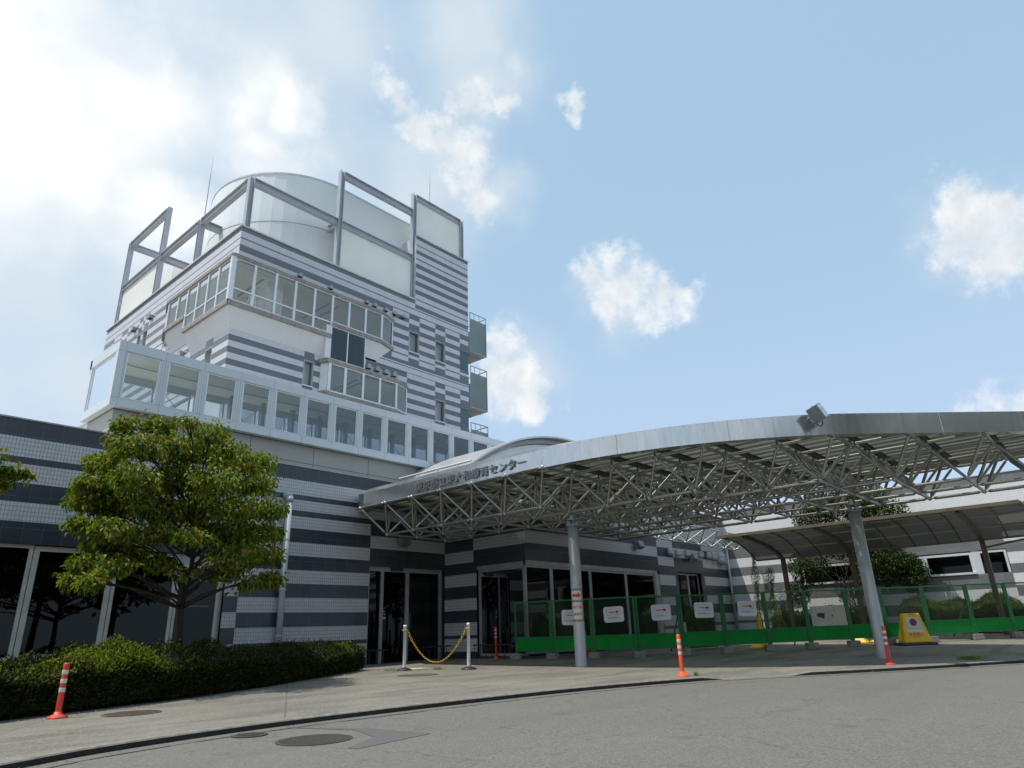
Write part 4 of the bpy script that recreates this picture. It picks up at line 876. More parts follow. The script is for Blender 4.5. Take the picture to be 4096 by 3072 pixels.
# notices taped round the near column
def notice(z0,z1,w,kind,a0=math.atan2(-12.22,-16.8)-.04,rad=.168,label='',mt='paper'):
    g=MB(); n=12; h=w/2/rad
    for k in range(n):
        A=a0-h+2*h*k/n; B=a0-h+2*h*(k+1)/n
        g.q([(16.8+rad*math.cos(A),12.22+rad*math.sin(A),z0),(16.8+rad*math.cos(B),12.22+rad*math.sin(B),z0),(16.8+rad*math.cos(B),12.22+rad*math.sin(B),z1),(16.8+rad*math.cos(A),12.22+rad*math.sin(A),z1)])
    return g
A0=math.atan2(-12.22,-16.8)-.04
def wrap(mb,off=.0085,rad=.168,zc=0):
    """bend flat (u,z) geometry drawn in (x,z) round the column"""
    mb.v=[(16.8+(rad+off)*math.cos(A0+x/rad),12.22+(rad+off)*math.sin(A0+x/rad),z) for x,_,z in mb.v]; return mb
nb=thing('column_notice',(16.8,12.22,1.33),'paper notice with red arrow and red characters taped round the near column','notice')
for z0,z1 in ((1.33,1.395),(1.865,1.925),(2.185,2.25)): build('tape',notice(z0,z1,.50,0,rad=.1665),'tape',nb)
build('tape',notice(1.33,2.25,.12,0,a0=A0+1.15,rad=.1665),'tape',nb)
build('paper',notice(1.395,1.865,.30,0),'paper',nb); build('paper',notice(1.925,2.185,.30,0),'paper',nb)
g=MB(); t=MB()
for body,z in (('歩行者',1.72),('車椅子',1.53)): text_to(t,body,.095,(0,0,z),(1,0,0),(0,0,1),0,0,.95)
build('lettering',wrap(t),'red',nb)
t=MB(); z=2.055; n=8
for k in range(n): a=-.125+.15*k/n; t.q([(a,0,z-.04),(a+.15/n,0,z-.04),(a+.15/n,0,z+.04),(a,0,z+.04)])

for k in range(6):
    a=.025+.1*k/6; c_=a+.1/6; ha=.085*(1-k/6); hc=.085*(1-(k+1)/6); t.q([(a,0,z-ha),(c_,0,z-hc),(c_,0,z+hc),(a,0,z+ha)])
build('arrow',wrap(t),'red',nb)
# floodlight on the canopy edge
fl=thing('floodlight',(17.0,4.95,5.6),'square grey floodlight tilted up on the curved canopy edge, lens facing right','light')
fr_=Vector((.66,-.75,0)); up_=Vector((0,0,1)); ou=Vector((-.70,-.71,0))
A1=(fr_*.55+ou*.80+up_*.30).normalized(); B1=(ou*1.0-A1*(ou.dot(A1))).normalized(); C1=A1.cross(B1)
c=Vector((16.72,4.62,5.86))
g=MB(); g.obox(c,A1*.15,B1*.15,C1*.20); build('housing',g,'lamp',fl,False,.012)
g=MB(); g.obox(c+A1*.155,A1*.006,B1*.125,C1*.17); build('lens',g,'lens',fl)
g=MB(); g.tube(c-C1*.2,c-C1*.2-ou*.25-up_*.08,.025,8).tube(c-A1*.1,c-ou*.3-A1*.1,.03,8); build('bracket',g,'lamp',fl)
g=MB(); p=[c-C1*.18+Vector((0,0,-.02))]
for k in range(9): a=PI*k/8; p.append(c+ou*.02-up_*(.22+.11*math.sin(a))+fr_*(.08*math.cos(a)))
p.append(c-ou*.25-up_*.2); g.path(p,.012,6); build('cable',g,'black',fl,True)
# ================================================================ STREET OBJECTS
def bollard(loc,h,m,label,rz=0,tilt=0):
    t=thing('bollard',(0,0,0),label,'bollard','orange post bollards along the kerb')
    g=MB(); g.lathe((0,0,0),[(.14,0),(.14,.018),(.125,.03),(.10,.035),(.085,.05),(.06,.055),(.052,.09)],24); build('base',g,m,t,True)
    g=MB(); g.lathe((0,0,0),[(.042,.06),(.042,h-.02),(.036,h),(.001,h+.004)],20); build('post',g,m,t,True)
    for k in range(3):
        z=h-.10-.125*k; g=MB(); g.lathe((0,0,0),[(.0432,z-.06),(.0435,z-.058),(.0435,z-.002),(.0432,z)],20); build('reflective_band',g,'refl',t,True)
    t.location=loc; t.rotation_euler=(tilt,0,rz); return t
bollard((3.88,12.6,.122),.77,'redor','orange-red bollard leaning slightly in front of the left hedge',0,0)
bollard((13.98,7.55,.122),.83,'orange','bright orange bollard at the dropped kerb, in front of the green fence')
bollard((18.45,4.62,.122),.84,'redor','orange bollard touching the far right canopy column',0,math.radians(2.5))
bollard((19.35,17.85,GH(19.4,17.9)+.002),1.13,'redor','red bollard in the shade in front of the dark corner lobby')
def cpost(loc,label):
    t=thing('chain_post',(0,0,0),label,'post','white chain posts')
    g=MB(); g.lathe((0,0,0),[(.235,0),(.235,.02),(.20,.04),(.10,.065),(.05,.09)],28); build('base',g,'black',t,True)
    g=MB(); g.lathe((0,0,0),[(.048,.07),(.048,1.2),(.053,1.2),(.053,1.27),(.03,1.285),(.001,1.285)],18); build('pole',g,'white',t,True)
    g=MB(); g.torus((0,0,1.13),(1,0,0),(0,1,0),.075,.018,14,6); build('ring',g,'chain',t,True); t.location=loc
PA=Vector((14.2,16.85,GH(14.2,16.85)));PB=Vector((15.12,15.05,GH(15.1,15.05)))
cpost(PA,'white chain post beside the end of the hedge'); cpost(PB,'white chain post nearer the grey column')
g=MB(); n=44; a=PA+Vector((0,0,1.13)); c=PB+Vector((0,0,1.13)); d=(c-a); dn=Vector((d.x,d.y,0)).normalized(); a+=dn*.07;c-=dn*.07; prev=None
for k in range(n+1):
    t=k/n; p=a.lerp(c,t); p.z-=.92*(1-(2*t-1)**2)
    if prev is not None:
        v=(p-prev); L_=v.length; v.normalize(); sd=Vector((-dn.y,dn.x,0)); w=sd if k%2 else v.cross(sd).normalized(); g.torus((p+prev)/2,v*1.5,w*.8,.5*L_*.95,.0085,8,5)
    prev=p
o=build('barrier_chain',g,'chain',None,True); o['label']='yellow plastic chain sagging between the two white posts'; o['category']='chain'
# concrete-block fence
def panel_proto():
    t=thing('mesh_fence',(0,0,0),'','fence','green mesh construction fence panels'); w=1.0
    g=MB(); z0,z1,zk=.26,1.93,.70
    for x in (.0,.955): g.box(x,-.022,.20,x+.045,.022,z1)
    g.box(.045,-.022,z1-.05,.955,.022,z1).box(.045,-.018,z0,.955,.018,z0+.04).box(.045,-.018,zk,.955,.018,zk+.03)
    build('frame',g,'greenf',t)
    g=MB(); g.box(.045,-.006,z0+.04,.955,.006,zk); build('kick_plate',g,'green',t)
    g=MB(); zA,zB_=zk+.03,z1-.05; h=zB_-zA; p=.052
    k=-h
    while k<.91:
        for sgn in (1,-1):
            x0=k; x1=k+h
            xa=max(x0,0); xb=min(x1,.91)
            if xb>xa:
                za,zb=zA+(xa-x0),zA+(xb-x0)
                if sgn<0: za,zb=zB_-(xa-x0),zB_-(xb-x0)
                g.tube((.045+xa,0,za),(.045+xb,0,zb),.0036,3,0,None,False)
        k+=p
    build('wire_mesh',g,'wire',t)
    g=MB()
    for x in (.0,.955):
        for q in range(12): g.box(x+.012,-.0235,.3+q*.135,x+.030,-.0225,.33+q*.135)
    build('bolt_hole',g,'black',t)
    return t
FX=[(19.23,16.8),(19.68,15.5),(20.10,14.05),(20.61,12.62),(21.82,11.64),(23.04,10.66),(24.27,9.66),(25.46,8.69),(26.71,7.68),(27.79,6.8),(29.12,5.72),(30.56,4.56),(31.85,3.51),(33.1,2.5)]
FLAB=['green mesh fence panel at the far left end beside the red bollard','green mesh fence panel partly hidden by the near column, a sign half covered on it','green mesh fence panel with the first fully visible arrow sign','green mesh fence panel with the second fully visible arrow sign','green mesh fence panel with the third fully visible arrow sign, behind the orange bollard','green mesh fence panel with the rightmost arrow sign, in front of the yellow cone','green mesh fence panel just right of the rightmost arrow sign','green mesh fence panel in front of the white board','green mesh fence panel behind the far column','green mesh fence panel behind the yellow no-parking stand','green mesh fence panel just right of the yellow stand','green mesh fence panel second from the right edge','green mesh fence panel at the right edge of the photo']
pr=panel_proto(); FZ=[]
for i in range(13):
    a,c=Vector(FX[i]),Vector(FX[i+1]); d=c-a; z=GH(*a)
    t=pr if i==0 else dup(pr,(0,0,0))
    t.location=(a.x,a.y,z-.0); t.rotation_euler=(0,0,math.atan2(d.y,d.x)); t['label']=FLAB[i]
    t.scale=(d.length-.01,1,1); FZ.append((a,d,z))
bp=MB(); bp.box(-.19,-.13,0,.19,.13,.2); 
BL=['at the left end of the green fence','between the first and second fence panel from the left','under the fence just right of the near column','under the fence between the first and second full arrow signs','under the fence left of the orange bollard','under the fence right of the orange bollard','under the fence below the rightmost arrow sign','under the fence left of the white board','under the fence right of the white board','under the fence behind the far column','under the fence right of the yellow stand','under the fence second from the right edge','under the fence nearest the right edge']
o0=build('concrete_block',bp,'concrete',None,False,.015)
for i in range(13):
    a,d,z=FZ[i]; o=o0 if i==0 else o0.copy()
    if i: COL.objects.link(o)
    o.location=(a.x,a.y,GH(a.x,a.y)); o.rotation_euler=(0,0,math.atan2(d.y,d.x)+random.uniform(-.12,.12)); o['label']='grey concrete foot block '+BL[i]; o['category']='concrete block'; o['group']='concrete blocks under the fence'
# braces behind the fence
for i,lb in ((4,'thin green prop behind the fence near the orange bollard'),(7,'thin green prop behind the fence near the white board'),(9,'thin green prop behind the fence by the yellow stand'),(11,'thin green prop behind the fence near the right edge')):
    a,d,z=FZ[i]; n=Vector((-d.y,d.x)).normalized()*1; 
    if n.dot(Vector((.758,.652)))<0: n=-n
    g=MB(); g.tube((a.x,a.y,z+1.5),(a.x+n.x*1.1,a.y+n.y*1.1,GH(a.x,a.y)+.1),.022,6).tube((a.x,a.y,z+.7),(a.x+n.x*.7,a.y+n.y*.7,GH(a.x,a.y)+.45),.018,6)
    o=build('fence_prop',g,'green'); o['label']=lb; o['category']='prop'; o['group']='props behind the fence'
# arrow signs
def sign(p,d,label):
    t=thing('arrow_sign',(0,0,0),label,'sign','arrow signs on the fence'); w,h,c=.345,.25,.055
    g=MB(); P=[(-w+c,-h),(w-c,-h),(w,-h+c),(w,h-c),(w-c,h),(-w+c,h),(-w,h-c),(-w,-h+c)]
    g.q([(x,0,z) for x,z in P]).q([(x,.008,z) for x,z in P[::-1]])
    for k in range(8): a,b_=P[k],P[(k+1)%8]; g.q([(a[0],0,a[1]),(a[0],.008,a[1]),(b_[0],.008,b_[1]),(b_[0],0,b_[1])])
    build('board',g,'white',t)
    g=MB(); y=-.003
    for x0,z0,x1,z1 in ((-.24,-.02,.24,-.014),(-.24,.164,.24,.17),(-.24,-.02,-.234,.17),(.234,-.02,.24,.17)): g.q([(x0,y,z0),(x1,y,z0),(x1,y,z1),(x0,y,z1)])
    text_to(g,'都立東大和療育センター',.055,(0,y,-.11),(1,0,0),(0,0,1),0,0,.72); build('lettering',g,'ink',t)
    g=MB(); g.q([(-.17,y,.058),(.11,y,.058),(.11,y,.092),(-.17,y,.092)]).q([(.10,y,.01),(.20,y,.075),(.10,y,.14)]); build('arrow',g,'red',t)
    t.location=p; t.rotation_euler=(0,math.radians(random.uniform(-2,2)),math.atan2(d.y,d.x))
SL=['white arrow sign half hidden behind the near column','white arrow sign on the fence immediately right of the near column','white arrow sign on the fence third from the left','white arrow sign on the fence above and right of the orange bollard','white arrow sign furthest right on the fence, above the yellow cone']
for k,(x,y,z,i) in enumerate(((19.87,14.75,1.52,1),(20.36,13.32,1.56,2),(21.3,12.06,1.57,3),(22.5,11.09,1.60,4),(23.74,10.09,1.61,5))):
    d=FZ[i][1].normalized(); n=Vector((d.y,-d.x))*.035; sign((x+n.x,y+n.y,z),d,SL[k])
# cones etc. behind the fence
def cone(loc,h,m,label,band=True,r=.17):
    t=thing('traffic_cone',(0,0,0),label,'traffic cone'); g=MB(); g.box(-.2,-.2,0,.2,.2,.035); build('base',g,m,t)
    g=MB(); g.lathe((0,0,0),[(r,.03),(.03,h),(.001,h)],24); build('body',g,m,t,True)
    if band:
        f=lambda z:r+(.03-r)*(z-.03)/(h-.03)+.002
        g=MB(); g.lathe((0,0,0),[(f(h*.28),h*.28),(f(h*.62),h*.62)],24); build('band',g,'refl',t,True)
    t.location=loc
cone((21.3,15.35,GH(21.3,15.4)+.25),1.12,'redor','orange and white traffic cone behind the fence beside the near column')
cone((26.0,10.65,GH(26,10.7)+.1),1.28,'yellow','plain yellow traffic cone behind the fence below the rightmost arrow sign',False)
g=MB(); g.lathe((0,0,0),[(.20,0),(.22,.10),(.28,.13),(.28,.18),(.24,.18),(.32,.24),(.32,.28),(.001,.28)],24); t=thing('stacked_base',(21.3,15.35,GH(21.3,15.4)-.02),'stack of red round plastic bases under the orange cone behind the fence','plastic base'); o=build('stack',g,'redor',None,True); o.parent=t
for (x,y),lb in (((25.6,10.6),'yellow plastic barrier foot on the ground below the yellow cone'),((28.7,8.0),'yellow plastic barrier foot behind the fence left of the far column'),((29.3,7.45),'yellow plastic barrier foot behind the fence right of the far column')):
    g=MB(); z=GH(x,y); g.hexa([(x-.3,y-.3,z),(x+.3,y-.3,z),(x+.3,y+.3,z),(x-.3,y+.3,z),(x-.1,y-.1,z+.2),(x+.1,y-.1,z+.2),(x+.1,y+.1,z+.2),(x-.1,y+.1,z+.2)]).box(x-.34,y-.34,z,x+.34,y+.34,z+.04)
    o=build('plastic_stand_foot',g,'yellow'); o['label']=lb; o['category']='barrier foot'
t=thing('display_board',(31.3,9.6,0),'pale grey board with a black mark standing behind the fence','board')
g=MB(); zb=GH(31.3,9.6)+.15; g.box(31.28,8.95,zb,31.34,10.5,1.72); build('board',g,'pale',t); g=MB(); g.q([(31.27,10.22,1.30),(31.27,9.98,1.22),(31.27,9.92,1.42),(31.27,10.15,1.45),(31.27,10.28,1.38)]).box(31.262,9.60,1.32,31.27,9.68,1.34).box(31.262,9.60,1.24,31.27,9.61,1.34); build('mark',g,'ink',t)
g=MB(); 
for y in (9.0,10.4): g.box(31.25,y-.03,zb-.2,31.6,y+.03,zb+.1)
build('foot',g,'alud',t)
# yellow no-parking stand
t=thing('parking_stand',(0,0,0),'yellow plastic no-parking stand with a round prohibition sign in front of the fence','sign stand')
g=MB(); g.hexa([(-.50,-.20,.08),(.50,-.20,.08),(.50,.20,.08),(-.50,.20,.08),(-.30,-.08,1.02),(.30,-.08,1.02),(.30,.08,1.02),(-.30,.08,1.02)])
build('body',g,'yellow',t,False,.03)
g=MB(); g.box(-.62,-.28,0,.62,.28,.08); build('base',g,'navy',t,False,.015)
def onf(x,z,e=.006): # point on the sloping front
    k=(z-.08)/.94; return (x,-.20+.12*k-e,z)
g=MB(); g.q([onf(-.33,.25,.004),onf(.33,.25,.004),onf(.225,.90,.004),onf(-.225,.90,.004)]); build('placard',g,'paper',t)
g=MB(); g.q([onf(-.325,.255,.006),onf(.325,.255,.006),onf(.30,.40,.006),onf(-.30,.40,.006)]); build('lower_band',g,'yellow',t)
g=MB(); 
def disc(mb,x,z,r0,r1,e,m=0):
    for k in range(28):
        a,c=2*PI*k/28,2*PI*(k+1)/28; mb.q([onf(x+r0*math.cos(a),z+r0*math.sin(a),e),onf(x+r1*math.cos(a),z+r1*math.sin(a),e),onf(x+r1*math.cos(c),z+r1*math.sin(c),e),onf(x+r0*math.cos(c),z+r0*math.sin(c),e)],m)
disc(g,0,.735,.105,.125,.009,0); disc(g,0,.735,.001,.105,.008,1); g.q([onf(-.08,.80,.0095),onf(-.065,.815,.0095),onf(.08,.67,.0095),onf(.065,.655,.0095)],0); build('prohibition_symbol',g,['red','navy'],t)
g=MB(); g.q([onf(-.29,.525,.006),onf(.29,.525,.006),onf(.289,.532,.006),onf(-.289,.532,.006)]); build('rule_line',g,'ink',t)
g=MB(); text_to(g,'駐車禁止',.135,(0,-.20+.12*.27-.008,.345),(1,0,0),(0,.1266,.992),0,0,.98); build('lettering',g,'red',t)
g=MB(); text_to(g,'NO PARKING',.05,(0,-.20+.12*.2-.009,.275),(1,0,0),(0,.1266,.992),0,0,.9); build('small_lettering',g,'greenink',t)
g=MB(); g.box(-.09,-.085,.965,.09,-.07,.995); build('handle_slot',g,'black',t)
g=MB()
for k in range(4): g.box(-.505+.018*k+.0,-.15,.14+.05*k,-.47+.02*k,.15,.155+.05*k)
build('rib',g,'yellow',t)
t.location=(27.6,5.95,GH(27.6,5.95)+.002); t.rotation_euler=(0,0,math.atan2(-.76,.65)+.05)
# dark handrails by the doors
def hrail(x0,x1,y,lb):
    g=MB(); z=GH(x0,y); g.tube((x0,y,z+.48),(x1,y,z+.48),.025,8); k=x0+.05
    while k<x1: g.tube((k,y,z),(k,y,z+.48),.015,6); k+=.3
    o=build('guard_rail',g,'rail'); o['label']=lb; o['category']='guard rail'
hrail(17.9,19.4,20.25,'low dark railing in front of the frosted door panel'); hrail(15.0,16.4,20.45,'low dark railing between the hedge and the door')
g=MB(); z=GH(20,18.5); g.tube((19.3,18.95,z+.48),(19.3,17.0,z+.48),.025,8)
for k in range(7): g.tube((19.3,18.9-.3*k,z),(19.3,18.9-.3*k,z+.48),.015,6)
o=build('guard_rail',g,'rail'); o['label']='low dark railing in front of the corner lobby glass'; o['category']='guard rail'
# ---- brown shelter
SHL=thing('bicycle_shelter',(31.5,8,0),'brown steel shelter with a curved translucent roof beside the right wing','shelter')
def sroof(t): # profile from front gutter (t=0) to back edge (t=1)
    x=29.25+(33.45-29.25)*t; z=4.82-.18*t-.62*t**2.6+.12*math.sin(PI*t); return x,z
ya,yb=13.35,2.1
g=MB(); n=14
for k in range(n):
    (x0,z0),(x1,z1)=sroof(k/n),sroof((k+1)/n); g.q([(x0,ya,z0),(x0,yb,z0),(x1,yb,z1),(x1,ya,z1)])
build('roof_sheet',g,'shelter',SHL,True)
for y in [ya,11.2,10.3,8.2,7.3,6.4,5.5,4.7,3.1,yb]:
    g=MB()
    for k in range(10):
        (x0,z0),(x1,z1)=sroof(k/10),sroof((k+1)/10); g.obox(((x0+x1)/2,y,(z0+z1)/2-.03),((x1-x0)/2*1.05,0,(z1-z0)/2*1.05),(0,.022,0),(0,0,.028))
    build('rib',g,'brown',SHL)
g=MB()
for t_ in (.3,.55,.8): x,z=sroof(t_); g.box(x-.03,yb,z-.05,x+.03,ya,z-.01)
build('purlin',g,'purlin',SHL)
g=MB(); x,z=sroof(0); g.box(x-.12,yb,z-.09,x,ya,z+.03); x,z=sroof(1); g.box(x,yb,z-.06,x+.08,ya,z+.02); build('gutter',g,'gutterb',SHL)
for y in (12.1,9.05,4.0):
    g=MB(); zb=GH(33.5,y); pts=[]
    g.box(33.42,y-.09,zb,33.62,y+.09,4.0); po=build('post',g,'brown',SHL)
    g=MB(); pts=[(33.52,3.75),(33.40,4.02),(33.0,4.18),(32.2,4.38),(31.2,4.53),(30.3,4.62),(29.3,4.70)]
    for a,c in zip(pts[:-1],pts[1:]):
        L_=math.hypot(c[0]-a[0],c[1]-a[1]); g.obox(((a[0]+c[0])/2,y,(a[1]+c[1])/2),((c[0]-a[0])/2*1.06,0,(c[1]-a[1])/2*1.06),(0,.07,0),(.02,0,.085))
    build('arm',g,'brown',SHL)
g=MB(); g.tube((33.6,3.9,3.7),(33.6,2.2,3.95),.04,6).tube((33.6,2.4,.5),(33.6,2.4,3.95),.03,6); build('downpipe',g,'brown',SHL)
# ladder inside the tower bay
t=thing('stepladder',(13.2,26.6,14.4),'aluminium stepladder behind the second pane of the tower bay window','ladder')
for s_ in (-1,1):
    g=MB()
    for dx in (-.22,.22): g.tube((13.2+dx+s_*.45,26.7+dx*.3,14.45),(13.2+dx*.6,26.7+dx*.3,16.3),.03,6)
    for k in range(6): f_=k/6; x=13.2+s_*.45*(1-f_); z=14.45+1.85*f_; g.tube((x-.2,26.64,z+.15),(x+.2,26.76,z+.15),.02,6)
    build('rail',g,'ladder',t)
# ================================================================ PLANTS
def leaf(b,p,d,up,L_,w,fold=.25):
    d=d.normalized(); s_=d.cross(up); 
    if s_.length<1e-3: s_=Vector((1,0,0))
    s_.normalize(); n=s_.cross(d); i=len(b.v)
    m1=p+d*L_*.45; tip=p+d*L_-n*L_*.12
    if L_<.08:
        b.v+=[tuple(p),tuple(m1+s_*w*.5+n*w*fold),tuple(tip),tuple(m1-s_*w*.5+n*w*fold)]
        b.f.append((i,i+1,i+2,i+3)); b.m.append(0)
    else:
        m2=p+d*L_*.74-n*L_*.05; tip=p+d*L_-n*L_*.2; mid=m1-n*w*.05
        b.v+=[tuple(p),tuple(m1+s_*w*.5+n*w*fold),tuple(m2+s_*w*.3+n*w*fold*.5),tuple(tip),tuple(m2-s_*w*.3+n*w*fold*.5),tuple(m1-s_*w*.5+n*w*fold),tuple(mid)]
        for f_ in ((0,1,6),(6,1,2),(6,2,3),(6,3,4),(6,4,5),(0,6,5)): b.f.append(tuple(i+k for k in f_)); b.m.append(0)
def rv(): 
    while 1:
        v=Vector((random.uniform(-1,1),random.uniform(-1,1),random.uniform(-1,1)))
        if .05<v.length<1: return v
def limb(b,p,d,L_,r0,depth,ends,gn=.0,split=3):
    d=d.normalized(); n=5; pts=[p.copy()]; rs=[r0]; cur=p.copy(); dd=d.copy()
    for k in range(n):
        dd=(dd+rv()*.16+Vector((0,0,gn))).normalized(); cur=cur+dd*L_/n; pts.append(cur.copy()); rs.append(r0*(1-.5*(k+1)/n))
        if depth<=1: ends.append((cur.copy(),dd.copy()))
    b.path(pts,rs,7 if r0>.03 else 4)
    if depth>0:
        for k in range(split):
            a=random.uniform(0,2*PI); side=dd.orthogonal().normalized(); side.rotate(Matrix.Rotation(a,3,dd))
            j=random.choice((2,3,4,5)); limb(b,pts[j],(dd*.75+side*.8).normalized(),L_*random.uniform(.55,.8),rs[j]*.62,depth-1,ends,gn,split)
def foliage(b,ends,inside,n,L0,w0,spread,droop=-.35):
    for _ in range(n):
        c,dd=random.choice(ends); p=c+rv()*spread
        if not inside(p): continue
        d=(rv()*.9+Vector((0,0,droop))+dd*.3); leaf(b,p,d,Vector((0,0,1))+rv()*.5,L0*random.uniform(.7,1.2),w0*random.uniform(.8,1.15))
# left tree: tiers of spreading boughs
def lefttree(base,H,label,clusters,nleaf,name='broadleaf_tree'):
    t=thing(name,base,label,'tree','broadleaf trees before the striped wall'); b=MB(); base=Vector(base); ends=[]
    tr=[base,base+Vector((.03,.0,.9)),base+Vector((-.02,.05,1.8)),base+Vector((.10,.05,2.6)),base+Vector((.12,.08,3.3)),base+Vector((.0,.1,H*.72))]
    b.path(tr,[.085,.07,.062,.055,.042,.025],9)
    lb=MB(); n=0
    for (c,rad,dens) in clusters:
        c=Vector(c); zz=max(1.75,min(H*.7,(c.z-base.z)*.72)); kk=max(j for j in range(6) if tr[j].z-base.z<=zz+1e-6); s0=tr[kk] if kk>=5 else tr[kk].lerp(tr[kk+1],(zz-(tr[kk].z-base.z))/(tr[kk+1].z-tr[kk].z))
        # bough from trunk to cluster
        mid=s0.lerp(c,.5)+Vector((0,0,.12)); b.path([s0,s0.lerp(mid,.5)+rv()*.06,mid,mid.lerp(c,.6)+rv()*.05,c],[.026,.020,.015,.010,.006],5)
        tw=[]
        for _ in range(7):
            e=c+Vector((rv().x*rad[0],rv().y*rad[1],rv().z*rad[2])); b.path([mid.lerp(c,random.uniform(.3,1)),(mid+c+e)/3+rv()*.05,e],[.01,.007,.004],4); tw.append(e)
        m=int(nleaf*dens)
        for _ in range(m):
            v=rv(); v=v*(.55+.45*random.random()); 
            if random.random()<.30:
                e=random.choice(tw); p=e+rv()*.16
            else: p=c+Vector((v.x*rad[0],v.y*rad[1],v.z*rad[2]))
            d=rv()*.8+Vector((0,0,-.55))+(p-c).normalized()*.4
            leaf(lb,p,d,Vector((0,0,1))+rv()*.45,random.uniform(.08,.155),random.uniform(.05,.086),random.uniform(.1,.4))
    build('trunk',b,'bark',t,True); build('crown',lb,'leafT',t); return t
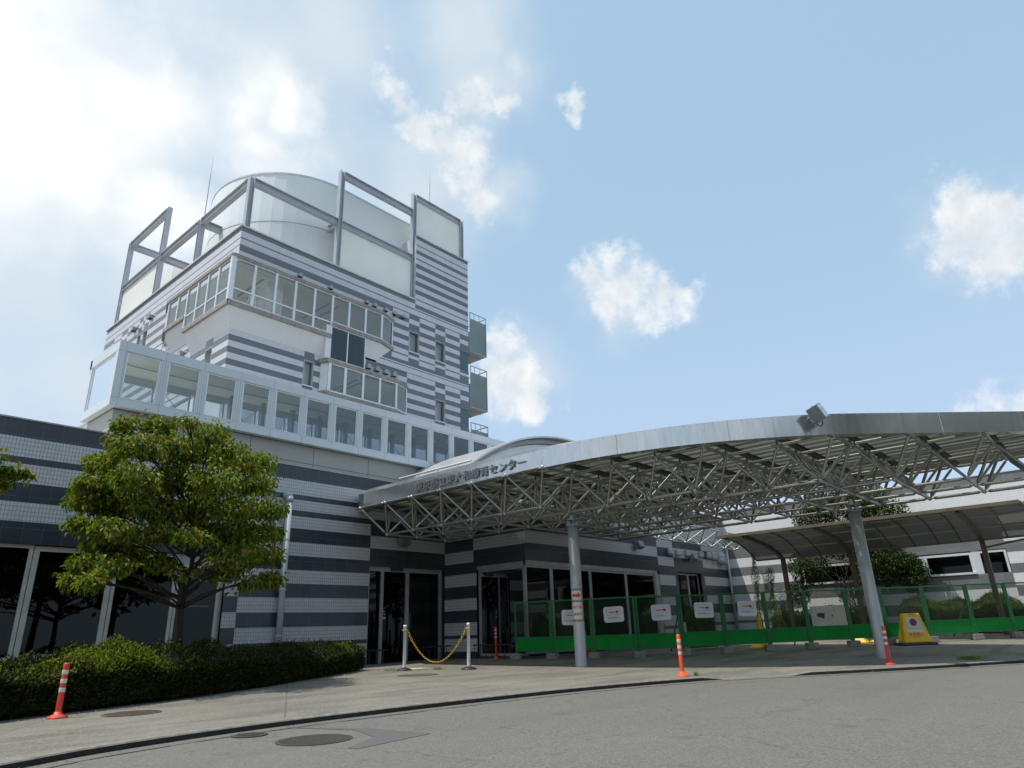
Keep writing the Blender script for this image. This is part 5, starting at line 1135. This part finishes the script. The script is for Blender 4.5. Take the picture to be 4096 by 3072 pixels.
TREE1=[((5.17, 16.03, 5.78), (0.27, 0.3, 0.14), 0.21), ((5.29, 16.39, 5.89), (0.28, 0.31, 0.14), 0.21), ((6.05, 16.29, 6.03), (0.46, 0.5, 0.23), 0.33), ((6.16, 16.58, 6.11), (0.46, 0.51, 0.23), 0.33), ((6.98, 16.8, 6.37), (0.24, 0.27, 0.12), 0.1), ((6.17, 14.86, 5.76), (0.22, 0.24, 0.11), 0.1), ((6.97, 15.58, 5.82), (0.55, 0.6, 0.27), 0.36), ((7.75, 17.33, 6.35), (0.61, 0.67, 0.3), 0.36), ((5.6, 16.07, 5.39), (0.68, 0.74, 0.34), 0.66), ((5.36, 15.4, 5.21), (0.65, 0.71, 0.32), 0.66), ((7.0, 17.54, 5.88), (0.86, 0.94, 0.43), 0.78), ((6.45, 16.15, 5.5), (0.79, 0.87, 0.4), 0.78), ((7.95, 17.22, 5.86), (0.93, 1.02, 0.46), 0.78), ((7.47, 16.17, 5.57), (0.87, 0.96, 0.44), 0.78), ((8.75, 16.83, 5.6), (0.78, 0.86, 0.39), 0.54), ((7.86, 15.13, 5.15), (0.7, 0.77, 0.35), 0.54), ((5.29, 16.82, 5.04), (0.56, 0.62, 0.28), 0.48), ((5.48, 17.43, 5.19), (0.58, 0.64, 0.29), 0.48), ((4.96, 16.6, 4.53), (0.45, 0.49, 0.22), 0.36), ((5.09, 17.02, 4.62), (0.46, 0.5, 0.23), 0.36), ((5.9, 16.89, 4.82), (0.75, 0.83, 0.38), 0.72), ((5.19, 14.85, 4.38), (0.66, 0.73, 0.33), 0.72), ((6.92, 17.07, 4.94), (0.89, 0.98, 0.44), 0.78), ((6.71, 16.54, 4.82), (0.86, 0.95, 0.43), 0.78), ((7.55, 16.15, 4.82), (0.86, 0.95, 0.43), 0.72), ((6.89, 14.75, 4.5), (0.79, 0.87, 0.39), 0.72), ((9.24, 17.28, 5.17), (0.6, 0.66, 0.3), 0.36), ((8.65, 16.16, 4.91), (0.56, 0.62, 0.28), 0.36), ((5.02, 16.99, 4.14), (0.4, 0.44, 0.2), 0.33), ((5.16, 17.46, 4.22), (0.41, 0.45, 0.21), 0.33), ((5.62, 16.98, 4.2), (0.67, 0.74, 0.34), 0.6), ((5.83, 17.6, 4.32), (0.7, 0.77, 0.35), 0.6), ((6.3, 16.34, 4.08), (0.81, 0.89, 0.41), 0.66), ((6.64, 17.21, 4.24), (0.85, 0.94, 0.43), 0.66), ((7.31, 16.44, 4.15), (0.84, 0.92, 0.42), 0.6), ((7.84, 17.64, 4.37), (0.9, 0.99, 0.45), 0.6), ((8.8, 17.31, 4.49), (0.9, 0.99, 0.45), 0.6), ((7.6, 14.96, 4.03), (0.78, 0.86, 0.39), 0.6), ((8.84, 15.82, 4.23), (0.5, 0.55, 0.25), 0.3), ((8.58, 15.34, 4.13), (0.48, 0.53, 0.24), 0.3), ((5.15, 17.48, 3.75), (0.32, 0.35, 0.16), 0.24), ((4.72, 16.05, 3.53), (0.29, 0.32, 0.15), 0.24), ((5.56, 16.8, 3.6), (0.56, 0.62, 0.28), 0.48), ((5.17, 15.61, 3.42), (0.52, 0.57, 0.26), 0.48), ((6.37, 16.56, 3.53), (0.7, 0.78, 0.35), 0.33), ((6.11, 15.88, 3.44), (0.68, 0.74, 0.34), 0.33), ((8.09, 16.25, 3.64), (0.82, 0.91, 0.41), 0.6), ((8.23, 16.52, 3.68), (0.84, 0.92, 0.42), 0.6), ((9.14, 16.72, 3.78), (0.64, 0.71, 0.32), 0.42), ((9.59, 17.54, 3.91), (0.67, 0.74, 0.34), 0.42), ((5.37, 16.91, 3.24), (0.36, 0.4, 0.18), 0.3), ((5.6, 17.62, 3.33), (0.38, 0.41, 0.19), 0.3), ((6.19, 17.26, 3.17), (0.59, 0.65, 0.3), 0.27), ((6.39, 17.82, 3.24), (0.61, 0.68, 0.31), 0.27), ((8.6, 16.89, 3.17), (0.86, 0.95, 0.43), 0.54), ((7.72, 15.17, 2.96), (0.77, 0.85, 0.39), 0.54), ((9.71, 17.27, 3.27), (0.53, 0.59, 0.27), 0.3), ((9.97, 17.74, 3.33), (0.55, 0.6, 0.27), 0.3), ((5.3, 17.36, 2.88), (0.36, 0.4, 0.18), 0.3), ((5.03, 16.47, 2.79), (0.34, 0.38, 0.17), 0.3), ((5.85, 16.98, 2.77), (0.52, 0.57, 0.26), 0.3), ((5.28, 15.33, 2.61), (0.47, 0.51, 0.23), 0.3), ((5.13, 17.21, 2.51), (0.26, 0.29, 0.13), 0.24), ((4.92, 16.49, 2.45), (0.25, 0.27, 0.12), 0.24), ((5.16, 16.12, 2.39), (0.3, 0.33, 0.15), 0.21), ((4.75, 14.85, 2.29), (0.27, 0.3, 0.14), 0.21), ((8.46, 17.26, 2.79), (0.54, 0.59, 0.27), 0.24), ((8.74, 17.82, 2.85), (0.55, 0.61, 0.28), 0.24), ((8.9, 15.73, 2.53), (0.48, 0.53, 0.24), 0.27), ((9.74, 17.21, 2.66), (0.53, 0.58, 0.26), 0.27), ((8.77, 16.37, 2.46), (0.36, 0.39, 0.18), 0.15), ((8.11, 15.13, 2.36), (0.33, 0.36, 0.17), 0.15), ((6.5, 16.14, 2.83), (0.49, 0.54, 0.25), 0.15), ((6.89, 17.11, 2.93), (0.52, 0.57, 0.26), 0.15), ((7.66, 17.3, 3.61), (0.57, 0.63, 0.28), 0.24), ((6.55, 14.79, 3.25), (0.49, 0.54, 0.24), 0.24), ((7.27, 16.78, 2.66), (0.32, 0.35, 0.16), 0.05), ((6.41, 14.79, 2.47), (0.28, 0.31, 0.14), 0.05)]
TREE2=[((3.0, 15.0, 4.22), (0.17, 0.17, 0.1), 0.48), ((3.24, 15.0, 4.23), (0.16, 0.16, 0.09), 0.4), ((2.95, 15.0, 3.99), (0.17, 0.17, 0.1), 0.48), ((2.47, 15.0, 4.18), (0.4, 0.4, 0.24), 0.96), ((2.2, 15.0, 3.57), (0.57, 0.57, 0.34), 1.2000000000000002), ((1.83, 15.0, 4.74), (0.57, 0.57, 0.34), 1.2000000000000002), ((1.65, 15.0, 4.13), (0.73, 0.73, 0.44), 1.6), ((2.86, 15.0, 4.46), (0.08, 0.08, 0.05), 0.16000000000000003), ((3.39, 15.0, 4.21), (0.09, 0.09, 0.05), 0.16000000000000003)]
lefttree((7.28,16.55,.12),5.6,'broad-leaved tree with olive and reddish leaves in front of the striped wall',TREE1,820)
lefttree((1.0,15.5,.12),5.0,'tree just outside the left edge whose leafy branch tip reaches into the picture',TREE2,260)
# hedges
def hedge(path,width,h0,h1,n,label,m='leafH',name='hedge',cat='hedge',seg_n=40,new=()):  # new: stretches whose top leaves are coloured yellow as if sunlit
    b=MB(); core=MB(); P=[Vector(p) for p in path]; Ls=[(c-a).length for a,c in zip(P[:-1],P[1:])]; T=sum(Ls)
    def at(s_):
        for a,c,l in zip(P[:-1],P[1:],Ls):
            if s_<=l: d=(c-a)/l; return a+d*s_,Vector((-d.y,d.x))
            s_-=l
        d=(P[-1]-P[-2]).normalized(); return P[-1],Vector((-d.y,d.x))
    bumps=[(random.uniform(0,T),random.uniform(0,width),random.uniform(.25,.7),random.uniform(-.16,.17)) for _ in range(int(T*7))]
    def top(s_,w):
        h=h0+(h1-h0)*s_/T+.05*math.sin(s_*2.1)+.04*math.sin(s_*5.3+w*3)
        for bs,bw,br,bh in bumps:
            q=((s_-bs)**2+(w-bw)**2)/br**2
            if q<1: h+=bh*(1-q)
        e=min(w,width-w,s_*.8,(T-s_)*.8); return h*(1-.28*max(0,1-e/.35)**2)
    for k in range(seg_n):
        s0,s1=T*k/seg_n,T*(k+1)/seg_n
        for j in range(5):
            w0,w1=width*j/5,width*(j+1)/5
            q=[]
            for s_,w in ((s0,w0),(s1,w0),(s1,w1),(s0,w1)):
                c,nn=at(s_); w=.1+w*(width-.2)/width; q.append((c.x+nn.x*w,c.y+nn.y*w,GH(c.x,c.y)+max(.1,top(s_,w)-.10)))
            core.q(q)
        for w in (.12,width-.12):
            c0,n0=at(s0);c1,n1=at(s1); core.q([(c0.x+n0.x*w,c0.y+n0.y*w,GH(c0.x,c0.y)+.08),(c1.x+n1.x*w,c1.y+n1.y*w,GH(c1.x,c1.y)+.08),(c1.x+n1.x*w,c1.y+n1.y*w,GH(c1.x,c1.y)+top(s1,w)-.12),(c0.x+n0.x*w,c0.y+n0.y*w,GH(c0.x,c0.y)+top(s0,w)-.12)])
    for _ in range(n):
        s_=random.uniform(0,T); c,nn=at(s_); rr=random.random()
        if rr<.45: w=random.uniform(0,width); z=top(s_,w)+random.gauss(-.02,.04); o=Vector((rv().x*.4,rv().y*.4,.9))
        elif rr<.92: w=random.gauss(.02,.05); z=random.uniform(.03,1)**.8*top(s_,max(w,0.02)); o=Vector((-nn.x,-nn.y,.5)); w+=.12*(1-z) 
        else: 
            e=random.choice((0,1)); s_=random.gauss(.03,.04) if e==0 else T-random.gauss(.03,.05); c,nn=at(max(0,min(T,s_))); w=random.uniform(0,width); z=random.random()*top(max(.01,min(T-.01,s_)),w); o=Vector((nn.y,-nn.x,.4))*(1 if e else -1); o.z=.4
        p=Vector((c.x+nn.x*w,c.y+nn.y*w,GH(c.x,c.y)+z))+rv()*.03
        leaf(b,p,o+rv()*.8,rv(),random.uniform(.035,.078),random.uniform(.02,.036),.2)
    for _ in range(int(T*34)):  # stray shoots
        s_=random.uniform(0,T); c,nn=at(s_); w=random.uniform(0,width); z=top(s_,w); p=Vector((c.x+nn.x*w,c.y+nn.y*w,GH(c.x,c.y)+z-.03)); d=Vector((rv().x*.5,rv().y*.5,1)).normalized(); hh=random.uniform(.06,.26)
        for k in range(8): leaf(b,p+d*hh*k/8,rv()+d*.6,rv(),.055,.026,.2)
    t=thing(name,(P[0].x,P[0].y,GH(P[0].x,P[0].y)),label,cat)
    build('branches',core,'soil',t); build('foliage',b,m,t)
    if new:  # brighter yellow top leaves: sunlight on the hedge put into leaf colour
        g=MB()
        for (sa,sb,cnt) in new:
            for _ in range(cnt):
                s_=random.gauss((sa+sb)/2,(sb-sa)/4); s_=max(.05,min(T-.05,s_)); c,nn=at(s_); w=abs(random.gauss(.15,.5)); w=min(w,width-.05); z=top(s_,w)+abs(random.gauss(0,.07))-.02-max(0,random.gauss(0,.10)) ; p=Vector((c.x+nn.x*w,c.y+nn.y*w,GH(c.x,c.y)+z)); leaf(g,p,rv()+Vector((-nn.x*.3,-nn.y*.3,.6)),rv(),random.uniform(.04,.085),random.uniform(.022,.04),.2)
        build('sunlit_yellow_tops',g,'sunleaf',t)
    return t
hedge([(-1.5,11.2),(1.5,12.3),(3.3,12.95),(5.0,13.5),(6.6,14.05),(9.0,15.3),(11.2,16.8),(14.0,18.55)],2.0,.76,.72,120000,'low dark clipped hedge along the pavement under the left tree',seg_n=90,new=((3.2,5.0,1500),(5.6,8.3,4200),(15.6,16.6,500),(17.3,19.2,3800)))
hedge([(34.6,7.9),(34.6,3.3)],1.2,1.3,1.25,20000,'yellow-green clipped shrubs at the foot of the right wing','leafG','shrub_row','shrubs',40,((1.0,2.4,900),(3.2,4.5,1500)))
hedge([(33.9,13.3),(33.9,8.6)],1.0,1.1,1.0,14000,'wild green shrubs behind the fence between the shelter posts','leafR','shrub_row','shrubs')
hedge([(24.6,12.7),(25.5,12.1)],.5,1.35,1.35,3500,'small bright green bush just behind the fence','leafR','bush','bush',6)
# right tree, several stems
t=thing('multi_stem_tree',(35.2,9.8,0),'green multi-stemmed tree growing between the shelter and the right wing','tree'); b=MB(); ends=[]
for k in range(6):
    bx_=Vector((35.2+rv().x*.3,9.8+rv().y*.6,.5)); d=Vector((rv().x*.15,rv().y*.35,1)); limb(b,bx_,d,2.6,.05,2,ends,.05,3)
build('stems',b,'barkpale',t,True); lb=MB()
for (c,rad,n) in (((34.9,11.4,3.6),(.8,1.0,.9),2600),((35.2,9.6,4.6),(.9,1.6,.8),3200),((35.1,8.2,3.5),(.9,1.2,1.0),3400),((35.2,9.3,6.6),(1.0,2.0,1.0),5200),((35.2,8.0,5.8),(.9,1.4,.7),2600),((35.2,10.9,5.9),(.9,1.0,.6),1800),((34.8,12.1,2.4),(.5,.6,.6),900),((35.3,7.1,3.0),(.6,.7,.9),1500)):
    for _ in range(n):
        v=rv(); p=Vector(c)+Vector((v.x*rad[0],v.y*rad[1],v.z*rad[2])); leaf(lb,p,rv()+Vector((0,0,-.2)),Vector((0,0,1))+rv()*.5,random.uniform(.10,.17),random.uniform(.05,.075),.2)
build('crown',lb,'leafG',t)
for (y,zt,lb_) in ((14.75,4.75,'taller thin drooping green climber on the tiled wall left of the shelter'),(13.95,3.9,'shorter thin drooping green climber on the tiled wall by the shelter post')):
    t=thing('climbing_plant',(36.6,y,.4),lb_,'plant','thin climbers on the wing wall'); b=MB(); b.path([(36.6,y,.4),(36.55,y+.1,1.8),(36.6,y+.02,3.2),(36.6,y+.12,zt)],[.025,.02,.012,.006],5); build('stem',b,'bark',t)
    lb=MB()
    for _ in range(1300):
        z=random.uniform(.6,zt); w=.16+.10*math.sin(z*4)+.12*(1-z/zt); p=Vector((36.5+rv().x*.15,y+.08+rv().y*w-.05*(z-2.5),z)); leaf(lb,p,Vector((rv().x*.4,rv().y*.5,-1)),rv(),random.uniform(.10,.18),.025,.1)
    build('leaves',lb,'leafV',t)
# weeds at the kerb and joints
def weed(x,y,z,n,r_,lab):
    b=MB()
    for _ in range(n): p=Vector((x+random.gauss(0,r_),y+random.gauss(0,r_),z)); leaf(b,p,Vector((rv().x*.5,rv().y*.5,1)),rv(),random.uniform(.04,.11),.012,.1)
    o=build('weed_tuft',b,'leafR'); o['label']=lab; o['category']='weed'
weed(20.5,3.35,GH(20.5,3.35),260,.14,'tuft of green weeds growing at a joint near the right kerb')
weed(14.1,7.3,.12,30,.03,'small weed at the foot of the orange bollard by the kerb')
weed(14.7,15.9,GH(14.7,15.9),60,.10,'sparse weeds on the ground between the white chain posts')
weed(13.9,17.1,GH(13.9,17.1),50,.10,'sparse weeds beside the left white chain post')
# fallen leaves and grit along the kerb
b=MB()
for _ in range(420):
    i=random.randrange(20,len(KP)-30); x,y=offs(KP,i,-random.uniform(.04,.28)); p=Vector((x+random.uniform(-.3,.3),y,ROAD+.006)); leaf(b,p,Vector((rv().x,rv().y,.1)),Vector((0,0,1)),random.uniform(.015,.04),.016,.1)
for _ in range(500):
    s_=random.random(); x,y=3.3+(13.7-3.3)*s_,12.95+(18.35-12.95)*s_; off_=abs(random.gauss(0,.35)); p=Vector((x+.5*off_,y-.83*off_-.3,.128)); leaf(b,p,Vector((rv().x,rv().y,.1)),Vector((0,0,1)),random.uniform(.02,.05),.02,.1)
o=build('leaf_litter',b,'tape'); o['kind']='stuff'; o['label']='dry fallen leaves and grit along the kerb and hedge'; o['category']='leaf litter'

# belt of tall trees on the other side of the road, behind the camera: seen only as reflections in glass and steel
b=MB()
for k in range(11):
    x=-22+4.1*k+random.uniform(-1,1); y=-15.5-3.0*math.sin(k*.5)+random.uniform(-1.5,1.5); H=random.uniform(10.5,15)
    b.tube((x,y,0),(x+.3,y,H*.6),.22,7,0,.1)
    for _ in range(1500):
        v=rv(); a=v.length; p=Vector((x+v.x*2.9,y+v.y*2.6,H*.62+v.z*H*.38)); leaf(b,p,rv(),rv(),random.uniform(.35,.6),.32,.2)
o=build('tree_belt',b,'leafG'); o['kind']='stuff'; o['label']='belt of tall trees across the road, seen only as a dark reflection'; o['category']='trees'
